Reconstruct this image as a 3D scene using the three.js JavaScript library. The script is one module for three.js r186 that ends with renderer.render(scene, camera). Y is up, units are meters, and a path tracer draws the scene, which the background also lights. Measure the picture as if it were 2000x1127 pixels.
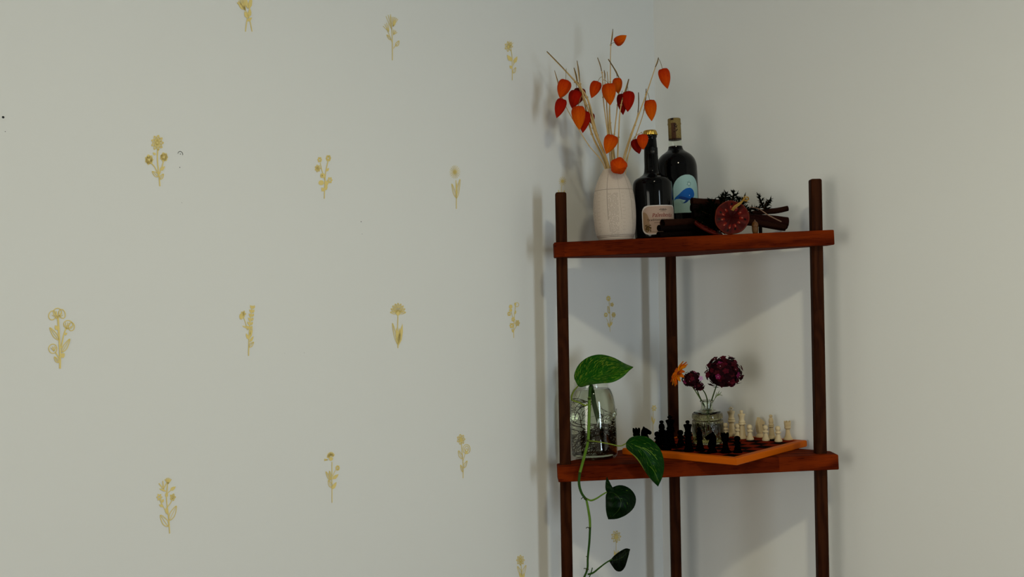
import * as THREE from 'three';
import { mergeGeometries, mergeVertices, toCreasedNormals } from 'three/addons/utils/BufferGeometryUtils.js';
import { RoundedBoxGeometry } from 'three/addons/geometries/RoundedBoxGeometry.js';
import { RectAreaLightUniformsLib } from 'three/addons/lights/RectAreaLightUniformsLib.js';
import { FontLoader } from 'three/addons/loaders/FontLoader.js';
import { TextGeometry } from 'three/addons/geometries/TextGeometry.js';

// ---------------------------------------------------------------- camera, light, exposure
const W = 2000, H = 1127, F = 2000;                     // the photograph's frame, focal length in its pixels
const scene = new THREE.Scene();
const EYE = 1.35;
const camera = new THREE.PerspectiveCamera(2 * Math.atan(H / 2 / F) * 180 / Math.PI, W / H, 0.05, 60);
camera.position.set(0, EYE, 0);
camera.rotation.set(0.0085, 0, -0.0165, 'YXZ');
camera.updateMatrixWorld(true);

const renderer = new THREE.WebGLRenderer({ antialias: true });
renderer.toneMapping = THREE.LinearToneMapping;
renderer.toneMappingExposure = 1.34;
renderer.shadowMap.enabled = true;
RectAreaLightUniformsLib.init();
scene.background = new THREE.Color(0.30, 0.36, 0.42);   // overcast sky outside the room

// the corner of the room and the two wall directions (the walls run at 45 degrees to the view)
const CX = 0.398, CZ = -2.785, S = Math.SQRT1_2;
const ROOM_U = 4.0, ROOM_V = 4.6, ROOM_H = 2.75;
const uvw = (u, v, y) => new THREE.Vector3(CX + (u - v) * S, y, CZ + (u + v) * S);

// lights: narrow tall window (right, behind the camera), wide window (left, behind the camera), small ceiling lamp
const LIGHT = {
  right: { u: ROOM_U, v: 1.30, w: 0.42, h: 1.8, y: 1.13, color: [0.74, 0.89, 1.0], power: 7.5, glow: 3.5 },
  left: { v: ROOM_V, u: 0.95, w: 1.15, h: 1.55, y: 1.17, color: [1.0, 0.965, 0.84], power: 2.35, glow: 1.4 },
  lamp: { x: 0.50, y: 2.735, z: -0.50, color: [1.0, 0.93, 0.66], power: 6.8, glow: 9 },
};
function areaLight(L, pos, look) {
  const a = new THREE.RectAreaLight(new THREE.Color().setRGB(...L.color), L.power, L.w, L.h);
  a.position.copy(pos); a.lookAt(look); scene.add(a); return a;
}
areaLight(LIGHT.right, uvw(ROOM_U - 0.03, LIGHT.right.v, LIGHT.right.y), uvw(0, LIGHT.right.v, LIGHT.right.y));
areaLight(LIGHT.left, uvw(LIGHT.left.u, ROOM_V - 0.03, LIGHT.left.y), uvw(LIGHT.left.u, 0, LIGHT.left.y));

// ---------------------------------------------------------------- helpers
let seed = 7;
const rnd = () => { seed = (seed * 1664525 + 1013904223) >>> 0; return seed / 4294967296; };
const rr = (a, b) => a + (b - a) * rnd();
const V3 = (x, y, z) => new THREE.Vector3(x, y, z);
const clamp = (x, a = 0, b = 1) => Math.min(b, Math.max(a, x));
const lerp = (a, b, t) => a + (b - a) * t;
const smooth = (a, b, x) => { const t = clamp((x - a) / (b - a)); return t * t * (3 - 2 * t); };
function ray(px, py) { return V3((px - W / 2) / F, (H / 2 - py) / F, -1).applyQuaternion(camera.quaternion); }
function at(px, py, depth) { const d = ray(px, py); return d.multiplyScalar(depth / -d.z).add(camera.position); }
function onPlane(px, py, p0, n) { const d = ray(px, py); return d.multiplyScalar(p0.clone().sub(camera.position).dot(n) / d.dot(n)).add(camera.position); }

const used = {};
function numbered(name) { const n = used[name] = (used[name] ?? -1) + 1; return n ? name + '_' + String(n).padStart(3, '0') : name; }
function fix(o) { o.castShadow = true; o.receiveShadow = true; return o; }
function tag(o, label, category, group) { o.userData = { label, category }; if (group) o.userData.group = group; return o; }
function thing(name, pos, label, category, group, tilt = 0) {
  const o = new THREE.Group(); o.name = numbered(name); o.position.copy(pos); o.rotation.z = tilt; scene.add(o);
  return tag(o, label, category, group);
}
function solo(name, geo, mat, label, category, group) {
  const o = fix(new THREE.Mesh(geo, mat)); o.name = numbered(name); scene.add(o); return tag(o, label, category, group);
}
function part(name, geo, mat, parent, label) {
  const o = fix(new THREE.Mesh(geo, mat)); o.name = name; parent.add(o); if (label) o.userData.label = label; return o;
}
function struct(name, geo, mat, pos, rotY = 0) {
  const o = fix(new THREE.Mesh(geo, mat)); o.name = name; if (pos) o.position.copy(pos); o.rotation.y = rotY;
  o.userData.kind = 'structure'; scene.add(o); return o;
}
const prep = (g) => { let q = g.index ? g.toNonIndexed() : g; for (const k of Object.keys(q.attributes)) if (!['position', 'normal', 'uv'].includes(k)) q.deleteAttribute(k); if (!q.attributes.normal) q.computeVertexNormals(); if (!q.attributes.uv) q.setAttribute('uv', new THREE.BufferAttribute(new Float32Array(q.attributes.position.count * 2), 2)); return q; };
const merge = (list) => mergeGeometries(list.map(prep));
const lathe = (pts, seg = 40) => new THREE.LatheGeometry(pts.map(([r, y]) => new THREE.Vector2(Math.max(r, 1e-5), y)), seg);
function smoothProfile(pts, n = 60) {
  const c = new THREE.CatmullRomCurve3(pts.map(([r, y]) => V3(r, y, 0)), false, 'centripetal');
  return c.getPoints(n).map((p) => [Math.max(p.x, 0), p.y]);
}
// a tapered tube along points; radii one number or a list
function tube(points, radii, sides = 6, seg) {
  const curve = points.length > 2 ? new THREE.CatmullRomCurve3(points, false, 'centripetal') : new THREE.LineCurve3(points[0], points[1]);
  const n = seg ?? Math.max(2, (points.length - 1) * 5), fr = curve.computeFrenetFrames(n, false);
  const R = (t) => { if (typeof radii === 'number') return radii; const k = t * (radii.length - 1), i = Math.min(radii.length - 2, Math.floor(k)); return lerp(radii[i], radii[i + 1], k - i); };
  const pos = [], nor = [], uv = [], idx = []; let len = curve.getLength();
  for (let i = 0; i <= n; i++) {
    const p = curve.getPointAt(i / n), r = R(i / n);
    for (let j = 0; j <= sides; j++) {
      const a = j / sides * Math.PI * 2, d = fr.normals[i].clone().multiplyScalar(Math.cos(a)).addScaledVector(fr.binormals[i], Math.sin(a));
      pos.push(p.x + d.x * r, p.y + d.y * r, p.z + d.z * r); nor.push(d.x, d.y, d.z); uv.push(i / n * len, j / sides * 2 * Math.PI * r);
    }
  }
  const w = sides + 1;
  for (let i = 0; i < n; i++) for (let j = 0; j < sides; j++) { const a = i * w + j, b = a + w; idx.push(a, a + 1, b, b, a + 1, b + 1); }
  for (const [i, s] of [[0, -1], [n, 1]]) {
    const c = pos.length / 3, p = curve.getPointAt(i / n), t = fr.tangents[i];
    pos.push(p.x, p.y, p.z); nor.push(t.x * s, t.y * s, t.z * s); uv.push(0, 0);
    for (let j = 0; j < sides; j++) { const a = i * w + j; s < 0 ? idx.push(c, a + 1, a) : idx.push(c, a, a + 1); }
  }
  const g = new THREE.BufferGeometry();
  g.setAttribute('position', new THREE.Float32BufferAttribute(pos, 3)); g.setAttribute('normal', new THREE.Float32BufferAttribute(nor, 3));
  g.setAttribute('uv', new THREE.Float32BufferAttribute(uv, 2)); g.setIndex(idx); return g;
}
// a closed thin shell over a grid of points f(i, j)
function shell(nu, nv, f, thick) {
  const P = []; for (let i = 0; i <= nu; i++) for (let j = 0; j <= nv; j++) P.push(f(i / nu, j / nv));
  const grid = new THREE.BufferGeometry(), w = nv + 1, idx = [];
  for (let i = 0; i < nu; i++) for (let j = 0; j < nv; j++) { const a = i * w + j, b = a + w; idx.push(a, a + 1, b, b, a + 1, b + 1); }
  grid.setAttribute('position', new THREE.Float32BufferAttribute(P.flatMap((p) => [p.x, p.y, p.z]), 3)); grid.setIndex(idx); grid.computeVertexNormals();
  const N = grid.attributes.normal, pos = [], uv = [], nor = [], id = [], m = P.length;
  for (const s of [1, -1]) for (let k = 0; k < m; k++) {
    const n = V3().fromBufferAttribute(N, k), h = thick / 2 * s;
    pos.push(P[k].x + n.x * h, P[k].y + n.y * h, P[k].z + n.z * h); nor.push(n.x * s, n.y * s, n.z * s); uv.push(Math.floor(k / w) / nu, (k % w) / nv);
  }
  for (let k = 0; k < idx.length; k += 3) { id.push(idx[k], idx[k + 1], idx[k + 2]); id.push(m + idx[k], m + idx[k + 2], m + idx[k + 1]); }
  const rim = []; for (let j = 0; j < nv; j++) rim.push([j, j + 1]); for (let i = 0; i < nu; i++) rim.push([i * w + nv, (i + 1) * w + nv]);
  for (let j = nv; j > 0; j--) rim.push([nu * w + j, nu * w + j - 1]); for (let i = nu; i > 0; i--) rim.push([i * w, (i - 1) * w]);
  for (const [a, b] of rim) id.push(a, a + m, b, b, a + m, b + m);
  const g = new THREE.BufferGeometry();
  g.setAttribute('position', new THREE.Float32BufferAttribute(pos, 3)); g.setAttribute('normal', new THREE.Float32BufferAttribute(nor, 3));
  g.setAttribute('uv', new THREE.Float32BufferAttribute(uv, 2)); g.setIndex(id); return g;
}
const along = (pts, t) => { const k = t * (pts.length - 1), i = Math.min(pts.length - 2, Math.floor(k)); return pts[i].clone().lerp(pts[i + 1], k - i); };
const rel = (list, o) => list.map((p) => p.clone().sub(o));

// value noise
const hash = (x, y) => { let h = (x * 374761393 + y * 668265263) | 0; h = Math.imul(h ^ (h >>> 13), 1274126177); return ((h ^ (h >>> 16)) >>> 0) / 4294967296; };
function noise(x, y) { const i = Math.floor(x), j = Math.floor(y), a = x - i, b = y - j, u = a * a * (3 - 2 * a), v = b * b * (3 - 2 * b); return lerp(lerp(hash(i, j), hash(i + 1, j), u), lerp(hash(i, j + 1), hash(i + 1, j + 1), u), v); }
const fbm = (x, y, o = 4) => { let s = 0, a = 0.5, t = 0; for (let k = 0; k < o; k++) { s += a * noise(x, y); t += a; a *= 0.5; x = x * 2.03 + 17; y = y * 2.03 + 5; } return s / t; };
function dataTexture(w, h, f, srgb = true) {
  const d = new Uint8Array(w * h * 4);
  for (let y = 0; y < h; y++) for (let x = 0; x < w; x++) { const c = f(x / w, y / h), k = (y * w + x) * 4; d[k] = clamp(c[0]) * 255; d[k + 1] = clamp(c[1]) * 255; d[k + 2] = clamp(c[2]) * 255; d[k + 3] = 255; }
  const t = new THREE.DataTexture(d, w, h, THREE.RGBAFormat); t.magFilter = THREE.LinearFilter; t.minFilter = THREE.LinearMipmapLinearFilter; t.generateMipmaps = true;
  t.wrapS = t.wrapT = THREE.RepeatWrapping; if (srgb) t.colorSpace = THREE.SRGBColorSpace; t.needsUpdate = true; return t;
}
const toS = (c) => c <= 0.0031308 ? 12.92 * c : 1.055 * Math.pow(c, 1 / 2.4) - 0.055;
const mixS = (a, b, t) => [0, 1, 2].map((i) => toS(lerp(a[i], b[i], t)));
function canvasTexture(w, h, draw, srgb = true) {
  const c = document.createElement('canvas'); c.width = w; c.height = h; draw(c.getContext('2d'), w, h);
  const t = new THREE.CanvasTexture(c); if (srgb) t.colorSpace = THREE.SRGBColorSpace; t.anisotropy = 8; return t;
}
const std = (rgb, rough = 0.6, more = {}) => { const m = new THREE.MeshPhysicalMaterial({ roughness: rough, specularIntensity: more.metalness ? 1 : Math.max(...rgb) < 0.1 ? 0.06 : 0.3, ...more }); m.color.setRGB(...rgb); return m; };
const phys = (rgb, rough = 0.6, more = {}) => { const m = new THREE.MeshPhysicalMaterial({ roughness: rough, ...more }); m.color.setRGB(...rgb); return m; };

// wood grain; u runs along the grain (1 unit of texture = 0.8 m x 0.2 m)
function woodTexture(dark, light, s, k = 1) {
  return dataTexture(1024, 512, (u, v) => {
    const x = u * 0.8, y = v * 0.2, wv = fbm(x * 5 + s, y * 16 + s, 3);
    const rings = 0.5 + 0.5 * Math.sin((y * 260 + wv * 26 + fbm(x * 2 + s, y * 3, 2) * 12) * k);
    const fine = noise(x * 60 + s, y * 2200), pore = noise(x * 40 + 9, y * 1400 + s) > 0.80 ? 0.25 : 0;
    return mixS(dark, light, clamp(0.25 + 0.5 * rings * fbm(x * 9, y * 20 + s, 2) * 1.5 + 0.28 * (fine - 0.5) - pore));
  });
}
function woodUV(g, axis) {       // metres along the grain, metres across it
  g = prep(g); const p = g.attributes.position, n = g.attributes.normal, uv = g.attributes.uv;
  for (let i = 0; i < p.count; i++) {
    const q = [p.getX(i), p.getY(i), p.getZ(i)], m = [Math.abs(n.getX(i)), Math.abs(n.getY(i)), Math.abs(n.getZ(i))], o = [0, 1, 2].filter((a) => a !== axis);
    const across = m[o[0]] > m[o[1]] ? q[o[1]] : q[o[0]]; uv.setXY(i, q[axis] / 0.8 + 0.37, across / 0.2 + 0.31);
  } return g;
}

// ---------------------------------------------------------------- materials
const wallBump = dataTexture(512, 512, (u, v) => { const n = fbm(u * 64, v * 64, 3); return [n, n, n]; }, false);
const wallBumpR = wallBump.clone(); wallBumpR.repeat.set(4, 3); wallBumpR.needsUpdate = true;
const M = {
  wall: phys([0.74, 0.745, 0.72], 0.9, { bumpMap: wallBumpR, bumpScale: 0.0003, specularIntensity: 0.3 }),
  ceiling: std([0.42, 0.41, 0.37], 0.9),
  floor: std([1, 1, 1], 0.5, { map: woodTexture([0.10, 0.05, 0.025], [0.22, 0.12, 0.06], 3) }),
  board: phys([1, 1, 1], 0.75, { map: woodTexture([0.024, 0.0010, 0.0002], [0.205, 0.0260, 0.0016], 11, 0.55), specularIntensity: 0.07 }),
  post: phys([1, 1, 1], 0.6, { specularIntensity: 0.07, map: woodTexture([0.013, 0.0026, 0.0006], [0.052, 0.0145, 0.0040], 29, 1.2) }),
  vinyl: std([0.76, 0.61, 0.23], 0.7, { side: THREE.DoubleSide }),
  whiteFrame: std([0.7, 0.7, 0.68], 0.5),
  speck: std([0.03, 0.03, 0.03], 0.9),
};

// ---------------------------------------------------------------- the room
{
  const t = 0.12, box = (w, h, d) => new THREE.BoxGeometry(w, h, d);
  const a = Math.PI / 4;                                       // turn: local x = image-right along the left wall
  const mid = (u, v, y) => uvw(u, v, y);
  struct('wall_left', box(ROOM_V + 2 * t, ROOM_H, t), M.wall, mid(-t / 2, ROOM_V / 2, ROOM_H / 2), a);
  struct('wall_right', box(t, ROOM_H, ROOM_U), M.wall, mid(ROOM_U / 2, -t / 2, ROOM_H / 2), a);
  // the two walls behind the camera, each with a window opening
  const hole = (L, span, along, name) => {                    // pieces of wall round the opening
    const c0 = along === 'v' ? L.v : L.u, x0 = c0 - L.w / 2, x1 = c0 + L.w / 2, y0 = L.y - L.h / 2, y1 = L.y + L.h / 2;
    const g = [], add = (s0, s1, b0, b1) => { const q = box(s1 - s0, b1 - b0, t); q.translate((s0 + s1) / 2, (b0 + b1) / 2, 0); g.push(q); };
    add(0, x0, 0, ROOM_H); add(x1, span, 0, ROOM_H); add(x0, x1, 0, y0); add(x0, x1, y1, ROOM_H);
    return struct(name, merge(g), M.wall);
  };
  const wr = hole(LIGHT.right, ROOM_V, 'v', 'wall_rear_right'); wr.position.copy(mid(ROOM_U + t / 2, 0, 0)); wr.rotation.y = -3 * Math.PI / 4;
  const wl = hole(LIGHT.left, ROOM_U, 'u', 'wall_rear_left'); wl.position.copy(mid(0, ROOM_V + t / 2, 0)); wl.rotation.y = -Math.PI / 4;
  struct('floor', woodUV(box(ROOM_V + 2 * t, 0.1, ROOM_U + 2 * t), 0), M.floor, mid(ROOM_U / 2, ROOM_V / 2, -0.05), a);
  struct('ceiling', box(ROOM_V + 2 * t, 0.1, ROOM_U + 2 * t), M.ceiling, mid(ROOM_U / 2, ROOM_V / 2, ROOM_H + 0.05), a);
  // windows: a frame and a glowing blind-lit pane
  const win = (L, name, pos, rot) => {
    const b = 0.045, g = [], put = (w, h, x, y) => { const q = new RoundedBoxGeometry(w, h, 0.05, 2, 0.006); q.translate(x, y, 0); g.push(q); };
    put(L.w, b, 0, L.h / 2 - b / 2); put(L.w, b, 0, -L.h / 2 + b / 2); put(b, L.h, -L.w / 2 + b / 2, 0); put(b, L.h, L.w / 2 - b / 2, 0);
    if (L.w > 0.8) put(0.03, L.h, 0, 0);
    const f = struct(name, merge(g), M.whiteFrame, pos, rot);
    const m = std([0.6, 0.6, 0.6], 0.9); m.emissive.setRGB(...L.color); m.emissiveIntensity = L.glow;
    const p = part('window_pane', new THREE.BoxGeometry(L.w - b, L.h - b, 0.006), m, f); p.position.z = -0.022;
  };
  win(LIGHT.right, 'window_1', mid(ROOM_U + 0.04, LIGHT.right.v, LIGHT.right.y), -3 * Math.PI / 4);
  win(LIGHT.left, 'window_2', mid(LIGHT.left.u, ROOM_V + 0.04, LIGHT.left.y), 3 * Math.PI / 4);
}
{ // recessed downlight in the ceiling, in front of the shelf and above the frame
  const L = LIGHT.lamp, o = thing('ceiling_lamp', V3(L.x, ROOM_H, L.z), 'small round white downlight set in the ceiling in front of the corner', 'lamp');
  part('trim_ring', lathe([[0.052, -0.001], [0.056, -0.008], [0.070, -0.006], [0.074, 0]], 40), M.whiteFrame, o);
  const m = std([0.8, 0.8, 0.8], 0.6); m.emissive.setRGB(...L.color); m.emissiveIntensity = L.glow;
  part('lamp_diffuser', lathe([[0, -0.004], [0.053, -0.004], [0.053, -0.001], [0, -0.001]], 40), m, o);
  const p = new THREE.SpotLight(new THREE.Color().setRGB(...L.color), L.power, 0, 1.52, 1, 2); p.position.set(L.x, L.y, L.z); p.target.position.set(L.x, 0, L.z); p.castShadow = true; p.shadow.radius = 5; scene.add(p, p.target);
}

// ---------------------------------------------------------------- the corner shelf (its boards hang a little crooked)
const TILT = 0.029, FRONT = -2.33, X0 = 0.097, X1 = 0.735, THICK = 0.0345;
const Y1 = (x) => EYE + 0.1232 + TILT * (x - X0);            // top of the upper board
const Y2 = (x) => EYE - 0.3885 + 0.0300 * (x - X0);          // top of the lower board
const N_UP = V3(-TILT, 1, 0).normalize();
const on1 = (px, py) => onPlane(px, py, V3(X0, Y1(X0), FRONT), N_UP);
const on2 = (px, py) => onPlane(px, py, V3(X0, Y2(X0), FRONT), V3(-0.03, 1, 0).normalize());
const upper = (px, depth) => { const p = at(px, 463, depth); p.y = Y1(p.x); return p; };
const lower = (px, depth) => { const p = at(px, 880, depth); p.y = Y2(p.x); return p; };
{
  const shelf = thing('corner_shelf', V3(0.416, 0, -2.5), 'tall three-post corner shelf of dark reddish brown wood with two boards in view', 'shelf');
  const L = X1 - X0, back = 2.655 - 2.33, mid = (X0 + X1) / 2;
  const boardGeo = (() => {
    const s = new THREE.Shape(), b = 0.0025, h = L / 2 - b, k = 0.052;
    s.moveTo(-h, b); s.lineTo(h, b); s.lineTo(h, k); s.lineTo(h - (back - k), back - b); s.lineTo(-h + (back - k), back - b); s.lineTo(-h, k); s.closePath();
    const g = new THREE.ExtrudeGeometry(s, { depth: THICK - 2 * b, bevelEnabled: true, bevelThickness: b, bevelSize: b, bevelSegments: 3, curveSegments: 6 });
    g.rotateX(-Math.PI / 2); g.translate(0, -THICK + b, 0);     // shape y becomes -z, so the board runs away from the viewer; top at y = 0
    return g;
  })();
  for (const [Y, dz] of [[Y1, 0], [Y2, 0.4]]) {
    const g = woodUV(boardGeo.clone(), 0), uv = g.attributes.uv; for (let i = 0; i < uv.count; i++) uv.setXY(i, uv.getX(i) + dz, uv.getY(i) + dz * 1.3);
    const b = part('shelf_board', g, M.board, shelf); b.position.set(mid - 0.416, Y(mid), FRONT + 2.5); b.rotation.z = TILT;
  }
  // posts stand on the floor, plumb; positions from their feet
  const postAt = (x, z, top) => {
    const g = woodUV(new RoundedBoxGeometry(0.0255, top, 0.0255, 3, 0.0045), 1);
    const p = part('post', g, M.post, shelf); p.position.set(x - 0.416, top / 2, z + 2.5);
  };
  const pl = at(1096.8, 480, 2.372), pr = at(1594, 460, 2.362), pb = at(1310.6, 560, 2.642);
  postAt(pl.x, pl.z, at(1096, 376, 2.372).y); postAt(pr.x, pr.z, at(1590, 350, 2.362).y); postAt(pb.x, pb.z, Y1(pb.x) - 0.004);
}
// ---------------------------------------------------------------- flower decals and nail marks on the left wall
{
  const ROT = Math.PI / 4, WALL0 = uvw(0, 0, 0), WN = V3(S, 0, S), WX = V3(S, 0, -S);
  const wp = (px, py) => onPlane(px, py, WALL0, WN);
  let org, drawn;
  const loc = (x, y) => { const p = wp(x, y).sub(org); return new THREE.Vector2(p.dot(WX), p.y); };
  const flat = (pts2) => { const g = new THREE.ShapeGeometry(new THREE.Shape(pts2)); g.translate(0, 0, 0.0004); return g; };
  const ribbon = (pts, w = 1.5, closed = false) => {              // a drawn line w photo-pixels wide
    const c = new THREE.CatmullRomCurve3(pts.map(([x, y]) => { const q = loc(x, y); return V3(q.x, q.y, 0); }), closed, 'centripetal');
    const n = Math.max(3, pts.length * 4), h = w * 0.0006, pos = [], idx = [];
    for (let i = 0; i <= n; i++) { const p = c.getPoint(i / n), t = c.getTangent(i / n); pos.push(p.x - t.y * h, p.y + t.x * h, 0.0005, p.x + t.y * h, p.y - t.x * h, 0.0005); if (i) { const a = 2 * i - 2; idx.push(a, a + 1, a + 2, a + 1, a + 3, a + 2); } }
    const g = new THREE.BufferGeometry(); g.setAttribute('position', new THREE.Float32BufferAttribute(pos, 3)); g.setIndex(idx); g.computeVertexNormals(); return g;
  };
  const ell = (cx, cy, rx, ry, a = 0, n = 16) => Array.from({ length: n }, (_, i) => { const k = i / n * 2 * Math.PI, x = rx * Math.cos(k), y = ry * Math.sin(k); return [cx + x * Math.cos(a) - y * Math.sin(a), cy + x * Math.sin(a) + y * Math.cos(a)]; });
  const blob = (cx, cy, rx, ry, a = 0) => [flat(ell(cx, cy, rx, ry, a, 12).map(([x, y]) => loc(x, y)))];
  const ring = (cx, cy, rx, ry, a = 0, w = 1.2) => [ribbon(ell(cx, cy, rx, ry, a, 10), w, true)];
  const leafPts = (x0, y0, x1, y1, w) => { const dx = x1 - x0, dy = y1 - y0, l = Math.hypot(dx, dy), nx = -dy / l * w, ny = dx / l * w; return [[x0, y0], [x0 + dx * 0.3 + nx, y0 + dy * 0.3 + ny], [x0 + dx * 0.65 + nx * 0.8, y0 + dy * 0.65 + ny * 0.8], [x1, y1], [x0 + dx * 0.65 - nx * 0.8, y0 + dy * 0.65 - ny * 0.8], [x0 + dx * 0.3 - nx, y0 + dy * 0.3 - ny]]; };
  const leafF = (x0, y0, x1, y1, w) => [flat(leafPts(x0, y0, x1, y1, w).map(([x, y]) => loc(x, y)))];
  const leafO = (x0, y0, x1, y1, w) => [ribbon(leafPts(x0, y0, x1, y1, w), 1.2, true), ribbon([[x0, y0], [x1, y1]], 0.8)];
  const petals = (cx, cy, r, n, w, f = leafO, a0 = 0, a1 = 2 * Math.PI, r0 = 0.2) => Array.from({ length: n }, (_, i) => { const a = lerp(a0, a1, a1 - a0 > 6.2 ? i / n : i / (n - 1)), c = Math.cos(a), s = Math.sin(a); return f(cx + c * r * r0 * 0.8, cy + s * r * r0, cx + c * r * 0.8, cy + s * r, w); }).flat();
  const rays = (cx, cy, r, n, a0, a1, w = 1.1) => Array.from({ length: n }, (_, i) => { const a = lerp(a0, a1, i / (n - 1)); return ribbon([[cx, cy], [cx + Math.cos(a) * r * 0.8, cy + Math.sin(a) * r]], w); });
  const bell = (x, y, a, r, n = 5) => rays(x, y, r, n, a - 0.7, a + 0.7, 1.5);     // a small tuft of strokes
  const D = (x, y, label, parts) => {                                              // x, y: foot of the stem in the photograph
    org = wp(x, y).addScaledVector(WN, 0.0004);
    const o = thing('flower_decal', org, label, 'wall decal', 'flower decals on the left wall'); o.rotation.y = ROT;
    for (const [name, list] of parts()) for (const l of Array.isArray(list[0]) ? list : [list]) part(name, merge(l), M.vinyl, o);
  };
  const U = -Math.PI / 2;
  D(484, 60, 'yellow flower decal with two crossed stems, cut by the top edge of the photo', () => [
    ['stem', [ribbon([[479, 62], [482, 40], [487, 18], [491, 0]], 1.6), ribbon([[492, 62], [487, 38], [478, 18], [467, 5]], 1.6)]],
    ['flower_head', [...rays(478, 20, 24, 6, U - 0.9, U + 0.1, 2), ...leafF(478, 20, 464, 4, 4), ...leafF(486, 18, 491, -6, 4), ...leafF(484, 18, 480, -4, 2.5)]],
    ['leaf', [leafF(483, 36, 477, 22, 3.5), leafF(485, 34, 489, 18, 4), leafF(483, 42, 492, 34, 3)]]]);
  D(766, 118, 'yellow sparse sprig decal with forked brush-like tips, second in the top row of decals', () => [
    ['stem', [ribbon([[766, 118], [766, 90], [765, 60], [762, 32]], 1.6), ribbon([[766, 84], [759, 66], [754, 55]], 1.1), ribbon([[768, 95], [774, 86]], 1.2)]],
    ['flower_head', [...rays(765, 58, 30, 3, U - 0.5, U - 0.1), ...rays(767, 52, 19, 5, U - 0.1, U + 0.7), ...leafF(768, 52, 772, 38, 2.5)]],
    ['flower_head', [...rays(759, 62, 18, 4, U - 0.9, U)]],
    ['leaf', [leafO(773, 90, 779, 80, 3), rays(768, 68, 10, 4, U, U + 1.1), leafO(763, 78, 755, 68, 2)]]]);
  D(1000, 157, 'small yellow flower decal with one big loose bloom on top, close to the dried stems', () => [
    ['stem', [ribbon([[1000, 157], [1000, 135], [999, 104], [997, 98]], 1.6), ribbon([[1002, 128], [1006, 118]], 1.2)]],
    ['flower_head', [...petals(993, 91, 10, 7, 2.2), ...rays(995, 92, 12, 4, U - 0.4, U + 0.8), ...blob(993, 92, 3, 3)]],
    ['leaf', [leafF(999, 120, 990, 107, 4), leafF(1003, 124, 1010, 110, 3.5), leafF(1000, 134, 995, 128, 3), leafO(1002, 143, 1007, 132, 2.5)]]]);
  D(312, 364, 'yellow flower decal of one open daisy above two solid round blooms', () => [
    ['stem', [ribbon([[312, 364], [310, 340], [307, 310], [308, 290]], 1.8), ribbon([[309, 340], [301, 325], [294, 318]], 1.5), ribbon([[311, 340], [316, 326], [319, 315]], 1.5)]],
    ['flower_head', [...petals(307, 279, 15, 9, 3), ...blob(307, 279, 5, 5)]],
    ['flower_head', [...petals(291, 312, 11, 7, 4, leafF), ...blob(291, 313, 7, 8)]],
    ['flower_head', [...petals(320, 307, 10, 7, 4, leafF), ...blob(320, 307, 7, 7)]],
    ['leaf', [leafF(312, 333, 322, 325, 3.5), leafO(309, 345, 297, 335, 3.5), leafO(312, 350, 319, 340, 3), leafF(304, 303, 298, 298, 2.5)]]]);
  D(633, 388, 'yellow decal of a stem crowded with small solid blossoms, beside two nail marks', () => [
    ['stem', [ribbon([[633, 388], [634, 360], [636, 335], [641, 312]], 1.7), ribbon([[634, 352], [629, 335], [625, 318]], 1.4), ribbon([[634, 366], [641, 355]], 1.3)]],
    ['blossom', [...petals(641, 309, 7, 6, 3, leafF)]], ['blossom', [...petals(624, 312, 6, 6, 2.2, leafF)]], ['blossom', [...petals(620, 329, 7, 7, 1.6)]],
    ['blossom', [...blob(630, 343, 4.5, 5), ...bell(630, 343, Math.PI, 6)]], ['blossom', [...blob(627, 357, 5.5, 5), ...blob(637, 358, 4, 5)]], ['blossom', [...petals(644, 352, 7, 6, 2, leafF)]],
    ['leaf', [leafF(633, 374, 628, 366, 4), leafF(634, 372, 639, 362, 3), leafF(637, 335, 642, 328, 2.5)]]]);
  D(891, 408, 'yellow decal of a round dandelion head over long narrow leaves, left of the vase', () => [
    ['stem', [ribbon([[891, 408], [891, 380], [890, 352]], 1.7)]],
    ['flower_head', [...rays(888, 336, 13, 18, 0, 5.95, 0.9), ...ring(888, 336, 3, 3, 0, 1)]],
    ['leaf', [leafO(890, 386, 882, 359, 2.4)]], ['leaf', [leafO(891, 388, 898, 350, 2.6), leafF(891, 386, 892, 356, 1.5)]]]);
  D(1096, 400, 'pale yellow dandelion decal half hidden behind the top of the left shelf post', () => [
    ['stem', [ribbon([[1096, 400], [1096, 378], [1096, 362]], 1.2)]],
    ['flower_head', [...rays(1098, 354, 9, 12, 0, 5.8, 1), ...blob(1098, 354, 3, 3)]],
    ['leaf', [leafO(1096, 396, 1090, 371, 1.6), leafO(1096, 396, 1102, 372, 1.6)]]]);
  D(117, 720, 'large yellow carnation decal with three ruffled heads, farthest left on the wall', () => [
    ['stem', [ribbon([[117, 720], [117, 690], [115, 655], [113, 622]], 2.4), ribbon([[119, 680], [124, 655], [129, 640]], 1.7), ribbon([[116, 700], [108, 688]], 1.6)]],
    ['flower_head', [...ring(102, 616, 7, 9, 0.3), ...ring(112, 610, 8, 8), ...ring(121, 613, 6, 9, -0.3), ...leafF(113, 624, 110, 616, 3), ...rays(112, 622, 15, 6, U - 1.1, U + 1.1, 0.8)]],
    ['flower_head', [...ring(133, 634, 9, 8, 0.3), ...ring(139, 638, 6, 8), ...rays(130, 642, 13, 5, U - 0.7, U + 1.2, 0.8), ...blob(130, 641, 3, 3)]],
    ['flower_head', [...ring(103, 681, 8, 9), ...rays(105, 686, 10, 4, U - 0.8, U + 0.6, 0.9)]],
    ['leaf', [leafO(114, 664, 97, 640, 4)]], ['leaf', [leafO(121, 688, 136, 662, 4)]], ['leaf', [leafF(113, 645, 107, 635, 4), leafF(118, 698, 126, 690, 5), leafO(114, 708, 106, 697, 3), leafF(126, 654, 131, 650, 2.5)]]]);
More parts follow.
